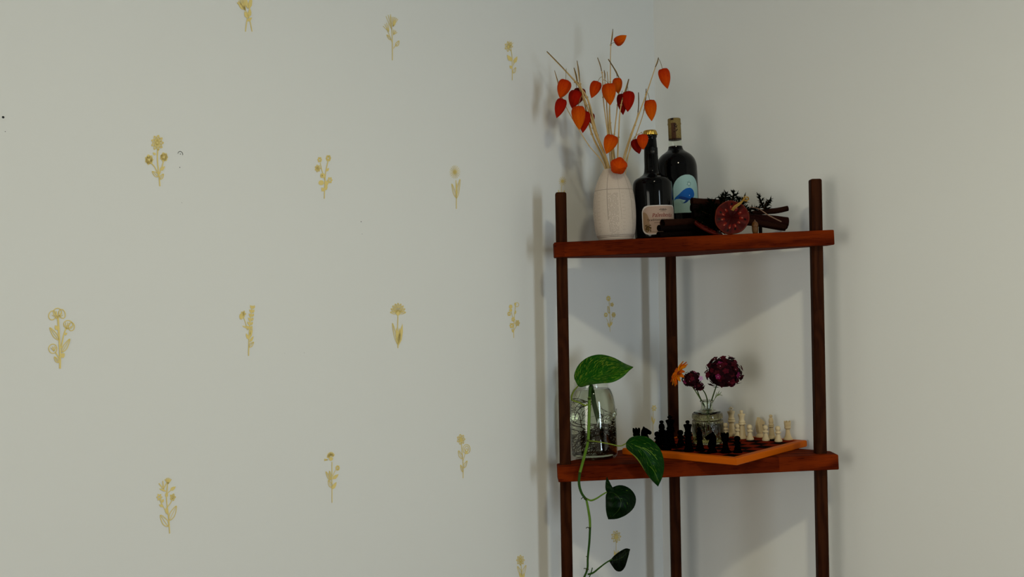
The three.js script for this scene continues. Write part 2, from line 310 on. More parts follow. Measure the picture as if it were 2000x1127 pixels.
  D(485, 695, 'yellow decal of a lavender-like spike with a side blossom, in the middle row of decals', () => [
    ['stem', [ribbon([[485, 695], [486, 665], [488, 630], [493, 597]], 1.8), ribbon([[483, 645], [479, 630], [474, 616]], 1.2)]],
    ['flower_head', [0, 1, 2, 3, 4, 5].flatMap((k) => [...leafF(493 - k * 1.1, 603 + k * 8, 490 - k * 1.3 - 2, 596 + k * 8, 2.6), ...leafF(494 - k * 1.1, 603 + k * 8, 497 - k * 0.9, 596 + k * 8, 2.4)])],
    ['blossom', [...blob(471, 618, 4, 6), ...petals(475, 613, 6, 5, 1.5)]],
    ['leaf', [leafF(486, 663, 480, 651, 3), leafF(487, 661, 493, 640, 2.6), leafF(487, 658, 488, 636, 2), leafF(484, 641, 472, 636, 1.6), leafF(488, 668, 495, 656, 2.5), leafO(486, 678, 495, 668, 3)]]]);
  D(777, 680, 'yellow decal of a fan-shaped daisy on a bare stem between two tall leaves', () => [
    ['stem', [ribbon([[777, 680], [776, 650], [777, 615]], 1.8)]],
    ['flower_head', [...petals(777, 611, 19, 9, 2.6, leafO, Math.PI + 0.05, 2 * Math.PI - 0.05), ...leafF(777, 617, 777, 607, 4)]],
    ['leaf', [leafF(778, 676, 786, 632, 4), leafF(778, 672, 780, 640, 4), leafF(776, 672, 774, 640, 2.5)]], ['leaf', [leafO(776, 672, 766, 631, 2.6)]]]);
  D(1003, 660, 'yellow decal of a stem with small scattered blossoms, near the left shelf post', () => [
    ['stem', [ribbon([[1003, 660], [1003, 640], [1005, 610], [1007, 592]], 1.5), ribbon([[1003, 628], [999, 612], [997, 600]], 1.2), ribbon([[1003, 646], [1009, 635]], 1.2)]],
    ['blossom', [...ring(1009, 595, 4, 4), ...blob(1006, 594, 2, 3)]], ['blossom', [...blob(997, 599, 3.5, 4), ...blob(997, 606, 3, 3)]], ['blossom', [...petals(994, 613, 5, 6, 1.8, leafF)]], ['blossom', [...petals(1002, 624, 5, 5, 2, leafF)]],
    ['blossom', [...petals(999, 636, 6, 6, 2, leafF)]], ['blossom', [...petals(1010, 631, 6, 6, 1.8)]],
    ['leaf', [leafF(1003, 650, 999, 642, 2), leafF(1005, 614, 1007, 606, 2)]]]);
  D(1191, 648, 'pale yellow sprig decal seen between the two shelf boards', () => [
    ['stem', [ribbon([[1191, 648], [1191, 620], [1189, 580]], 1.3), ribbon([[1191, 632], [1197, 622]], 1), ribbon([[1191, 636], [1184, 622]], 1)]],
    ['blossom', [...petals(1188, 583, 6, 7, 2, leafF)]], ['blossom', [...petals(1195, 595, 4, 5, 1.5)]], ['blossom', [...petals(1183, 615, 5, 6, 2, leafF)]], ['blossom', [...petals(1198, 615, 5, 6, 1.8)]],
    ['leaf', [leafF(1191, 640, 1186, 630, 2), leafF(1191, 637, 1196, 628, 2), leafO(1189, 612, 1187, 598, 2)]]]);
  D(331, 1042, 'yellow branching flower decal with one broad leaf on each side, at the lower left', () => [
    ['stem', [ribbon([[331, 1042], [329, 1010], [325, 975], [327, 945]], 1.6), ribbon([[328, 1005], [316, 985], [311, 972]], 1.3), ribbon([[327, 990], [334, 980], [336, 972]], 1.3), ribbon([[325, 965], [336, 955]], 1.2)]],
    ['blossom', [...bell(328, 945, U, 12, 5), ...blob(329, 939, 4, 3)]], ['blossom', [...bell(319, 955, U - 0.1, 16, 3), ...leafF(325, 960, 310, 954, 2)]], ['blossom', [...leafF(332, 958, 343, 950, 3.5)]], ['blossom', [...petals(311, 971, 8, 6, 2, leafF)]], ['blossom', [...petals(337, 971, 7, 5, 1.8)]], ['blossom', [...leafF(318, 990, 310, 985, 2.5), ...leafF(316, 982, 319, 974, 2.5)]],
    ['leaf', [leafO(328, 1028, 313, 1006, 5.5)]], ['leaf', [leafO(331, 1016, 344, 988, 5)]], ['leaf', [leafF(325, 1004, 325, 990, 3), leafF(325, 972, 325, 960, 3)]]]);
  D(648, 982, 'yellow flower decal with a tilted fringed bloom above small paired leaves', () => [
    ['stem', [ribbon([[648, 982], [648, 950], [648, 920], [648, 902]], 1.4), ribbon([[649, 930], [655, 918]], 1.1)]],
    ['flower_head', [...petals(646, 893, 11, 9, 2.4, leafF, U - 1.5, U + 1.0), ...blob(646, 896, 4, 4), ...rays(640, 898, 9, 3, Math.PI - 0.2, Math.PI + 0.2)]],
    ['blossom', [...petals(659, 914, 6, 7, 2, leafF)]],
    ['leaf', [leafF(649, 936, 661, 926, 3.5), leafO(645, 938, 636, 921, 2.2), leafO(646, 936, 643, 920, 2)]], ['leaf', [leafO(647, 952, 641, 938, 3), leafF(648, 956, 657, 941, 3.5)]]]);
  D(904, 934, 'pale yellow decal of a daffodil above a round rose head', () => [
    ['stem', [ribbon([[904, 934], [904, 905], [902, 880], [901, 865]], 1.6), ribbon([[904, 900], [909, 884]], 1.2)]],
    ['flower_head', [...petals(900, 858, 10, 7, 2.6), ...blob(900, 860, 4, 4)]],
    ['flower_head', [...ring(911, 877, 7, 9), ...ring(911, 877, 4, 5.5), ...ring(911, 879, 2, 2.5), ...leafF(907, 884, 914, 885, 2)]],
    ['leaf', [leafO(902, 896, 895, 880, 3)]], ['leaf', [leafO(905, 914, 912, 900, 2.6)]], ['leaf', [leafO(904, 922, 899, 908, 2)]]]);
  D(1019, 1140, 'pale yellow leafy sprig decal cut by the bottom edge, left of the shelf', () => [
    ['stem', [ribbon([[1019, 1140], [1018, 1110], [1016, 1092]], 1.6)]],
    ['flower_head', [...petals(1016, 1094, 10, 8, 2.2)]], ['leaf', [leafO(1018, 1122, 1010, 1106, 2.6), leafO(1019, 1124, 1027, 1104, 2.8)]], ['leaf', [leafF(1018, 1130, 1013, 1116, 2), leafF(1020, 1132, 1024, 1118, 2.5)]]]);
  D(1203, 1096, 'faint yellow daisy decal below the lower board, above the dark hanging leaf', () => [
    ['stem', [ribbon([[1203, 1096], [1203, 1075], [1203, 1055]], 1.3)]],
    ['flower_head', [...petals(1203, 1048, 12, 9, 2.2), ...blob(1203, 1049, 4, 4)]], ['leaf', [leafF(1203, 1094, 1199, 1074, 2), leafF(1203, 1094, 1208, 1074, 2), leafF(1203, 1094, 1203, 1076, 2)]]]);
  D(1275, 850, 'faint narrow yellow sprig decal next to the room corner', () => [
    ['stem', [ribbon([[1275, 850], [1275, 825], [1276, 795]], 1.2)]],
    ['blossom', [...petals(1277, 797, 7, 6, 1.6, leafF)]], ['leaf', [leafF(1275, 826, 1272, 812, 1.5), leafF(1275, 830, 1279, 816, 1.5)]]]);
  // small dark marks of nails and scuffs, wear on the wall itself
  const wall = scene.getObjectByName('wall_left'); wall.updateMatrixWorld(true);
  const mark = (x, y, r, ringed) => {
    const list = [new THREE.CircleGeometry(r * 0.00085, 9)];
    if (ringed) list.push(new THREE.RingGeometry(0.0042, 0.0050, 24, 1, -0.3, 3.4));
    const m = part('nail_mark', merge(list), M.speck, wall); m.position.copy(wall.worldToLocal(wp(x, y).addScaledVector(WN, 0.0005)));
  };
  mark(6, 229, 2.3); mark(10, 257, 0.8); mark(352, 301, 1, true); mark(351, 327, 1); mark(355, 396, 0.6); mark(705, 433, 1.2); mark(707, 457, 0.7); mark(594, 689, 0.6); mark(556, 690, 0.4);
}
// ---------------------------------------------------------------- on the upper board: vase and dried lantern stems
const VASE = upper(1202.8, 2.405); const PX = 2.405 / F;                 // metres per photo pixel at the vase
{
  const v = thing('ceramic_vase', VASE, 'off-white matte ceramic vase with stitched dotted panels, left end of the upper board', 'vase', null, TILT);
  const y = (p) => (470 - p) * PX, r = (h) => h * PX;
  const outer = smoothProfile([[r(32), y(469.5)], [r(34), y(466)], [r(34.5), y(463.5)], [r(36), y(461.5)], [r(37.5), y(457)], [r(39.5), y(447)], [r(41), y(430)], [r(41.5), y(412)], [r(40.8), y(395)], [r(38.6), y(378)], [r(35), y(363)], [r(31), y(352)], [r(26), y(342)], [r(21.5), y(335)], [r(19), y(330.5)], [r(18), y(329)]], 90);
  const prof = [[0, y(469.5)], ...outer, [r(16), y(329.6)], [r(15.5), y(334)], [r(20), y(345)], [r(33), y(380)], [r(36), y(420)], [r(32), y(460)], [0, y(461)]];
  const bump = canvasTexture(1024, 512, (c, w, h) => {
    c.fillStyle = '#909090'; c.fillRect(0, 0, w, h);
    for (let i = 0; i < 9000; i++) { c.fillStyle = `rgba(${rnd() < 0.5 ? '0,0,0' : '255,255,255'},0.07)`; c.fillRect(rnd() * w, rnd() * h, 2 + rnd() * 4, 2 + rnd() * 3); }
    c.strokeStyle = '#303030'; c.lineWidth = 2.5;
    for (let k = 0; k < 10; k++) { const x = k * w / 10 + 30; c.setLineDash(k % 2 ? [4, 7] : []); c.beginPath(); c.moveTo(x, h * 0.08); c.lineTo(x + 8, h * 0.72); c.stroke(); }
    c.setLineDash([]); c.lineWidth = 2; for (const q of [0.70, 0.073]) { c.beginPath(); c.moveTo(0, h * (1 - q)); c.lineTo(w, h * (1 - q)); c.stroke(); }
    c.fillStyle = '#505050';
    for (let k = 0; k < 10; k += 2) for (let a = 0; a < 9; a++) for (let b = 0; b < 34; b++) if (rnd() < 0.75) { c.beginPath(); c.arc(k * w / 10 + 44 + a * 9, h * 0.36 + b * 9 + (a % 2) * 4, 2.3, 0, 7); c.fill(); }
    for (let k = 1; k < 10; k += 2) for (let b = 0; b < 12; b++) { c.fillRect(k * w / 10 + 46, h * 0.3 + b * 26, 26, 1); }
  }, false);
  bump.wrapS = THREE.RepeatWrapping;
  const glaze = canvasTexture(1024, 512, (c, w, h) => { c.drawImage(bump.image, 0, 0, w, h); c.globalCompositeOperation = 'lighter'; c.fillStyle = '#6e6e6e'; c.fillRect(0, 0, w, h); c.globalCompositeOperation = 'multiply'; c.fillStyle = '#fff7f0'; c.fillRect(0, 0, w, h); }); glaze.wrapS = THREE.RepeatWrapping;
  const clay = std([0.50, 0.45, 0.40], 0.9, { map: glaze, bumpMap: bump, bumpScale: 0.0016 });
  const g = lathe(prof, 72), uv = g.attributes.uv, p = g.attributes.position; for (let i = 0; i < uv.count; i++) uv.setY(i, p.getY(i) / y(329));
  const b = part('body', g, clay, v); b.rotation.y = -1.9;
}
{
  const lanternGeo = (() => {                       // papery calyx hanging from its stalk at the origin, tip at y = -1, widest radius 0.39
    const nu = 20, nv = 40, prof = [[0, 0.015], [0.10, -0.005], [0.22, 0.0], [0.31, -0.04], [0.37, -0.14], [0.39, -0.26], [0.375, -0.40], [0.33, -0.55], [0.25, -0.70], [0.15, -0.84], [0.06, -0.94], [0.0, -1.0]];
    const pts = smoothProfile(prof, nu), g = new THREE.LatheGeometry(pts.map(([r, y]) => new THREE.Vector2(r, y)), nv), P = g.attributes.position;
    for (let i = 0; i < P.count; i++) {
      const x = P.getX(i), z = P.getZ(i), y = P.getY(i), a = Math.atan2(z, x), w = smooth(0, 0.25, -y) * smooth(1, 0.8, -y) + 0.15;
      const k = 1 + w * (0.055 * Math.cos(5 * a) + 0.02 * Math.abs(Math.sin(10 * a)));
      P.setXYZ(i, x * k, y + 0.015 * Math.cos(5 * a) * smooth(0.12, 0.4, Math.hypot(x, z)), z * k);
    }
    g.computeVertexNormals(); return g;
  })();
  const vein = canvasTexture(512, 256, (c, w, h) => {
    c.fillStyle = '#ffffff'; c.fillRect(0, 0, w, h);
    for (let k = 0; k < 10; k++) { c.strokeStyle = k % 2 ? 'rgba(190,90,50,0.35)' : 'rgba(255,205,120,0.5)'; c.lineWidth = 5; c.beginPath(); c.moveTo(k * w / 10, 0); c.lineTo(k * w / 10, h); c.stroke(); }
    c.strokeStyle = 'rgba(150,30,0,0.35)'; c.lineWidth = 1.5;
    for (let i = 0; i < 160; i++) { const x = rnd() * w, y = rnd() * h; c.beginPath(); c.moveTo(x, y); c.lineTo(x + rr(-22, 22), y + rr(10, 26)); c.stroke(); }
    for (let i = 0; i < 500; i++) { c.fillStyle = `rgba(${rnd() < 0.5 ? '120,20,0' : '255,200,120'},0.10)`; c.fillRect(rnd() * w, rnd() * h, 6, 10); }
    const gr = c.createLinearGradient(0, h, 0, 0); gr.addColorStop(0.08, 'rgba(150,10,0,0.62)'); gr.addColorStop(0.5, 'rgba(190,40,0,0.25)'); gr.addColorStop(0.9, 'rgba(255,160,60,0.0)'); c.fillStyle = gr; c.fillRect(0, 0, w, h);   // the calyx ripens red from its stalk
  });
  vein.wrapS = THREE.RepeatWrapping;
  const paper = [[0.74, 0.150, 0.0020], [0.68, 0.085, 0.0012], [0.46, 0.0160, 0.0010], [0.26, 0.0055, 0.0008]].map((c) => phys(c, 0.7, { map: vein, specularIntensity: 0.08, transmission: 0.3, thickness: 0, side: THREE.DoubleSide }));
  const straw = std([0.50, 0.34, 0.14], 0.8), bark = std([0.13, 0.085, 0.035], 0.85), stalkM = std([0.20, 0.15, 0.05], 0.8);
  // lantern: where the stalk meets it, its tip, width in pixels, depth, tone (0 orange to 3 dark red)
  const lantern = (o, [x0, y0, x1, y1, w, d, tone, stalk, d1]) => {
    const a = at(x0, y0, d), b = at(x1, y1, d1 ?? d), L = a.distanceTo(b), dir = b.clone().sub(a).divideScalar(L);
    const m = part('lantern', lanternGeo, paper[tone], o); m.position.copy(a.clone().sub(o.position));
    m.quaternion.setFromUnitVectors(V3(0, -1, 0), dir); m.rotateY(x0 * 0.37 + y0 * 0.11); const R = w * d / F / 2 / 0.40; m.scale.set(R, L, R);
    if (stalk) part('stalk', tube([at(stalk[0], stalk[1], stalk[2] ?? d), at((stalk[0] * 0.55 + x0 * 0.45), stalk[1] * 0.6 + y0 * 0.4 - 2, d), a.clone().addScaledVector(dir, 0.001)].map((p) => p.sub(o.position)), 0.0006, 5), stalkM, o);
  };
  const stem = (label, pts, r0, r1, lanterns = [], tip = 1) => {
    const foot = V3(VASE.x + (pts[0][0] - 1200) * PX * 0.4, VASE.y + 0.022, VASE.z + (pts[0][2] ?? 0) * 0);
    const o = thing('lantern_stem', foot, label, 'dried stem');
    const q = [foot.clone(), ...pts.map(([x, y, d]) => at(x, y, d))].map((p) => p.sub(foot));
    part('stem', tube(q, [r0, r0 * 0.95, r0 * 0.85, r0 * 0.7, r1], 7), straw, o);
    if (tip) { const e = q.slice(-2), k = e[0].clone().lerp(e[1], 1 - tip); part('twig_tip', tube([k, k.clone().lerp(e[1], 0.5).add(V3(0.0012, 0, 0.0004)), e[1].clone().add(V3(0, 0.0006, 0))], [r1 * 1.5, r1 * 1.4, r1 * 1.2], 6), bark, o); }
    for (let i = 2; i < q.length - 1; i++) { const n = part('node', new THREE.SphereGeometry(r0 * 1.35, 8, 6), straw, o); n.position.copy(q[i]); n.scale.y = 0.7; }
    for (const l of lanterns) lantern(o, l);
    return o;
  };
  stem('longest dried stem reaching far up and left, with a red lantern hanging midway', [[1187, 326, 2.40], [1166, 264, 2.40], [1146, 190, 2.395], [1124, 160, 2.39], [1068, 101, 2.385]], 0.0030, 0.0011, [[1127, 178, 1117, 212, 27, 2.405, 2, [1124, 160, 2.39]]], 0.95);
  stem('dried stem ending in a dark forked twig, carrying the orange lantern nearest the left', [[1184, 326, 2.41], [1156, 262, 2.405], [1140, 195, 2.40], [1128, 162, 2.40], [1121, 133, 2.40]], 0.0026, 0.0010, [[1105, 157, 1094, 193, 27, 2.372, 1, [1106, 134, 2.386]]], 0.9);
  stem('dried stem left of the vase mouth, an orange lantern overlapping a red one', [[1189, 326, 2.39], [1163, 256, 2.39], [1146, 205, 2.39], [1133, 164, 2.39], [1127, 119, 2.39]], 0.0024, 0.0008, [[1129, 208, 1132, 254, 27, 2.372, 0, [1137, 186]], [1143, 218, 1138, 260, 24, 2.395, 2, [1146, 205]], [1133, 173, 1128, 205, 24, 2.415, 3, [1133, 164]]], 0.9);
  stem('thin dried stem bent low to the left, holding the small red lantern farthest left', [[1180, 324, 2.40], [1150, 284, 2.39], [1118, 232, 2.38], [1098, 192, 2.375], [1083, 138, 2.37]], 0.0013, 0.0006, [[1099, 194, 1087, 231, 22, 2.366, 2, [1097, 190, 2.375]]], 0.9);
  stem('short dried stem with a little dark red lantern half hidden behind other stems', [[1190, 326, 2.43], [1172, 284, 2.43], [1158, 250, 2.43], [1149, 201, 2.43]], 0.0022, 0.0006, [[1153, 222, 1156, 243, 15, 2.435, 3, [1149, 203]]], 0.8);
  stem('dried stem bearing a red lantern pointing down left and a big orange one beside it', [[1193, 326, 2.42], [1187, 262, 2.42], [1178, 190, 2.415], [1176, 142, 2.41], [1167, 113, 2.41]], 0.0018, 0.0008, [[1167, 160, 1155, 192, 22, 2.40, 1, [1176, 150, 2.41]], [1189, 164, 1192, 206, 28, 2.385, 0, [1178, 156]]], 0.9);
  stem('tallest straight dried stem with a lone orange lantern at its very top', [[1196, 326, 2.43], [1190, 250, 2.43], [1192, 160, 2.43], [1193, 88, 2.43], [1197, 57, 2.43]], 0.0019, 0.0007, [[1202, 84, 1224, 69, 19, 2.42, 0, [1193, 87, 2.43]]], 0.95);
  stem('dried stem with a broken dark tip leaning left and a small orange lantern under it', [[1197, 326, 2.44], [1200, 262, 2.44], [1206, 205, 2.435], [1209, 152, 2.43], [1188, 116, 2.425]], 0.0018, 0.0011, [[1205, 153, 1208, 184, 19, 2.435, 0, [1204, 141, 2.43]]], 1);
  stem('dried stem right of the middle with two overlapping dark red lanterns', [[1206, 326, 2.41], [1208, 268, 2.41], [1213, 205, 2.41], [1228, 155, 2.405]], 0.0021, 0.0013, [[1227, 179, 1226, 219, 25, 2.415, 2, [1225, 166, 2.41]], [1214, 184, 1217, 225, 20, 2.425, 3, [1216, 178, 2.41]]], 0.8);
  stem('pale dried stem arching to the upper right, its orange lantern hanging out alone', [[1217, 324, 2.40], [1240, 245, 2.405], [1262, 185, 2.41], [1286, 113, 2.415]], 0.0021, 0.0009, [[1294, 135, 1304, 174, 23, 2.415, 1, [1286, 114, 2.415]]], 0.25);
  stem('dried stem on the right with an orange lantern just above the capped bottle', [[1221, 322, 2.42], [1243, 262, 2.425], [1258, 215, 2.43], [1262, 174, 2.43]], 0.0015, 0.0009, [[1269, 196, 1273, 237, 24, 2.42, 0, [1264, 180, 2.43]]], 0.8);
  stem('short dried stem with a bare dark twig standing between the right-hand lanterns', [[1214, 324, 2.425], [1232, 262, 2.43], [1246, 222, 2.435], [1247, 181, 2.435]], 0.0014, 0.0009, [], 0.95);
  stem('dried stem drooping at the capped bottle neck with a bright and a dark red lantern', [[1224, 322, 2.39], [1236, 272, 2.37], [1247, 262, 2.355], [1254, 258, 2.35]], 0.0011, 0.0007, [[1255, 263, 1256, 293, 22, 2.345, 1, [1252, 259, 2.35]], [1241, 272, 1249, 301, 22, 2.37, 3, [1240, 266, 2.365]]], 0);
  stem('dried stem with an orange lantern low above the vase mouth', [[1198, 324, 2.40], [1196, 300, 2.395], [1198, 276, 2.385], [1197, 262, 2.38]], 0.0014, 0.0007, [[1197, 265, 1184, 301, 27, 2.375, 0, [1197, 263, 2.38]]], 0);
  stem('stub of dried stem whose round red lantern faces forward at the vase mouth', [[1208, 328, 2.40], [1211, 318, 2.39], [1209, 314, 2.375]], 0.0013, 0.0009, [[1208, 322, 1209, 329, 33, 2.372, 1, null, 2.330]], 0);
  stem('bare pale straw stem standing upright at the back of the bunch', [[1199, 326, 2.445], [1188, 250, 2.445], [1184, 190, 2.44], [1180, 138, 2.44]], 0.0022, 0.0008, [], 0.3);
  stem('second bare pale straw stem crossing behind the orange lanterns', [[1202, 326, 2.45], [1192, 240, 2.45], [1190, 190, 2.45], [1186, 140, 2.45]], 0.0022, 0.0008, [], 0);
}
// ---------------------------------------------------------------- bottles on the upper board
// a label that lies on a bottle: rows of a rounded outline wrapped round radius R; halfWidth(t) as a fraction of the half angle
function wrapLabel(R, a0, half, y0, y1, width) {
  const nx = 36, ny = 36, pos = [], uv = [], idx = [];
  for (let j = 0; j <= ny; j++) for (let i = 0; i <= nx; i++) {
    const t = j / ny, s = (i / nx * 2 - 1) * width(t), a = a0 + s * half;
    pos.push(Math.sin(a) * R, lerp(y0, y1, t), Math.cos(a) * R); uv.push(s / 2 + 0.5, t);
    if (i < nx && j < ny) { const k = j * (nx + 1) + i; idx.push(k, k + 1, k + nx + 1, k + 1, k + nx + 2, k + nx + 1); }
  }
  const g = new THREE.BufferGeometry(); g.setAttribute('position', new THREE.Float32BufferAttribute(pos, 3)); g.setAttribute('uv', new THREE.Float32BufferAttribute(uv, 2)); g.setIndex(idx); g.computeVertexNormals(); return g;
}
const roundRect = (r, k) => (t) => { const e = Math.min(t, 1 - t) / r; return e >= 1 ? 1 : 1 - k * (1 - Math.sqrt(1 - (1 - e) * (1 - e))); };
const darkGlass = phys([0.0012, 0.0014, 0.0016], 0.05, { specularIntensity: 0.34 });
{
  const d = 2.435, k = d / F, base = upper(1279, d), b = thing('capped_bottle', base, 'dark glass bottle with a gold crown cap and a pinkish cream label, beside the vase', 'bottle', null, TILT);
  const y = (p) => (471 - p) * k * 1.0, r = (h) => h * k;
  const neckTop = y(262);
  const prof = [[0, 0], [r(36), 0], [r(38), y(468)], ...smoothProfile([[r(38.4), y(464)], [r(38.4), y(400)], [r(38.2), y(366)], [r(37), y(358)], [r(33), y(352)], [r(24), y(347)], [r(16.5), y(341)], [r(14.3), y(332)], [r(13.6), y(310)], [r(12.8), y(290)], [r(11.8), y(272)]], 60), [r(13.0), y(270.5)], [r(13.4), y(268.5)], [r(12.9), y(266.3)], [r(11.6), y(265)], [r(12.3), y(263)], [r(12), neckTop], [0, neckTop]];
  part('body', lathe(prof, 64), darkGlass, b);
  const gold = std([0.62, 0.40, 0.08], 0.28, { metalness: 1 });
  const cap = (() => { const g = lathe([[0, 0.0066], [0.0125, 0.0064], [0.0142, 0.0055], [0.0150, 0.0035], [0.0162, -0.0002], [0.0158, -0.0006], [0.0145, 0]], 84), P = g.attributes.position; for (let i = 0; i < P.count; i++) { const x = P.getX(i), z = P.getZ(i), q = 1 + 0.045 * Math.cos(21 * Math.atan2(z, x)) * smooth(0.006, 0.0, P.getY(i)); P.setX(i, x * q); P.setZ(i, z * q); } g.computeVertexNormals(); return g; })();
  const c = part('crown_cap', cap, gold, b); c.position.y = neckTop - 0.004; c.scale.set(1.08, 1.7, 1.08);
  const art = canvasTexture(1024, 840, (c, w, h) => {
    c.fillStyle = '#e9e2da'; c.fillRect(0, 0, w, h);
    const rr2 = (m, rad) => { c.beginPath(); c.moveTo(m + rad, m); c.arcTo(w - m, m, w - m, h - m, rad); c.arcTo(w - m, h - m, m, h - m, rad); c.arcTo(m, h - m, m, m, rad); c.arcTo(m, m, w - m, m, rad); c.closePath(); };
    c.fillStyle = '#c2a795'; rr2(26, 190); c.fill(); c.save(); rr2(26, 190); c.clip();
    c.fillStyle = 'rgba(120,85,35,0.45)'; c.beginPath(); c.ellipse(60, 520, 130, 330, 0, 0, 7); c.fill();
    for (let i = 0; i < 150; i++) { c.fillStyle = `rgba(${rnd() < 0.6 ? '45,30,8' : '110,85,20'},0.7)`; c.beginPath(); c.ellipse(80 + rnd() * 140, 560 + rnd() * 190, 5 + rnd() * 14, 3 + rnd() * 8, rnd() * 3, 0, 7); c.fill(); }
    c.strokeStyle = 'rgba(80,60,20,0.8)'; c.lineWidth = 9; c.beginPath(); c.moveTo(180, 760); c.lineTo(1000, 752); c.stroke(); c.restore();
    // emblem: two small wings over a disc
    c.strokeStyle = '#232019'; c.lineWidth = 10; const ex = 540, ey = 128;
    for (const s of [-1, 1]) for (let q = 0; q < 3; q++) { c.beginPath(); c.ellipse(ex + s * (42 + q * 26), ey - 14 - q * 4, 26, 38 - q * 6, s * 0.6, 0.2, 2.9); c.stroke(); }
    c.beginPath(); c.arc(ex, ey + 4, 20, 0, 7); c.stroke(); c.font = 'bold 26px serif'; c.fillStyle = '#3a342a'; c.textAlign = 'center'; c.fillRect(ex - 80, ey + 48, 160, 6);
    c.textAlign = 'left'; c.fillStyle = '#7c1f16'; c.font = 'italic bold 150px serif'; c.fillText('Paleobestia', 256, 340, 560);
    c.fillStyle = '#2a1712'; c.font = 'bold 84px serif'; c.fillText('Traditional Somerset', 138, 450, 700);
    c.fillStyle = 'rgba(70,45,40,0.7)'; c.fillRect(300, 500, 360, 12); c.fillStyle = '#1c0d0a'; c.fillRect(474, 640, 22, 44);
  });
  const lab = part('label', wrapLabel(r(38.4) + 0.0004, 0.30, 1.06, y(462), y(406), roundRect(0.26, 0.30)), std([0.66, 0.64, 0.64], 0.7, { map: art }), b, 'pinkish cream label with rounded corners, a winged emblem and red italic lettering');
  const neck = canvasTexture(512, 128, (c, w, h) => { c.fillStyle = '#020304'; c.fillRect(0, 0, w, h); c.fillStyle = '#4f4b44'; c.textAlign = 'center'; c.font = '30px serif'; c.fillText('AND', 330, 44); c.fillStyle = '#6b665c'; c.font = '46px serif'; c.fillText('CLARY', 265, 100); });
  part('neck_print', wrapLabel(r(13.4) + 0.0007, 0.12, 1.05, y(304), y(291), () => 1), std([1, 1, 1], 0.3, { map: neck }), b, 'small pale lettering printed on the bottle neck');
}
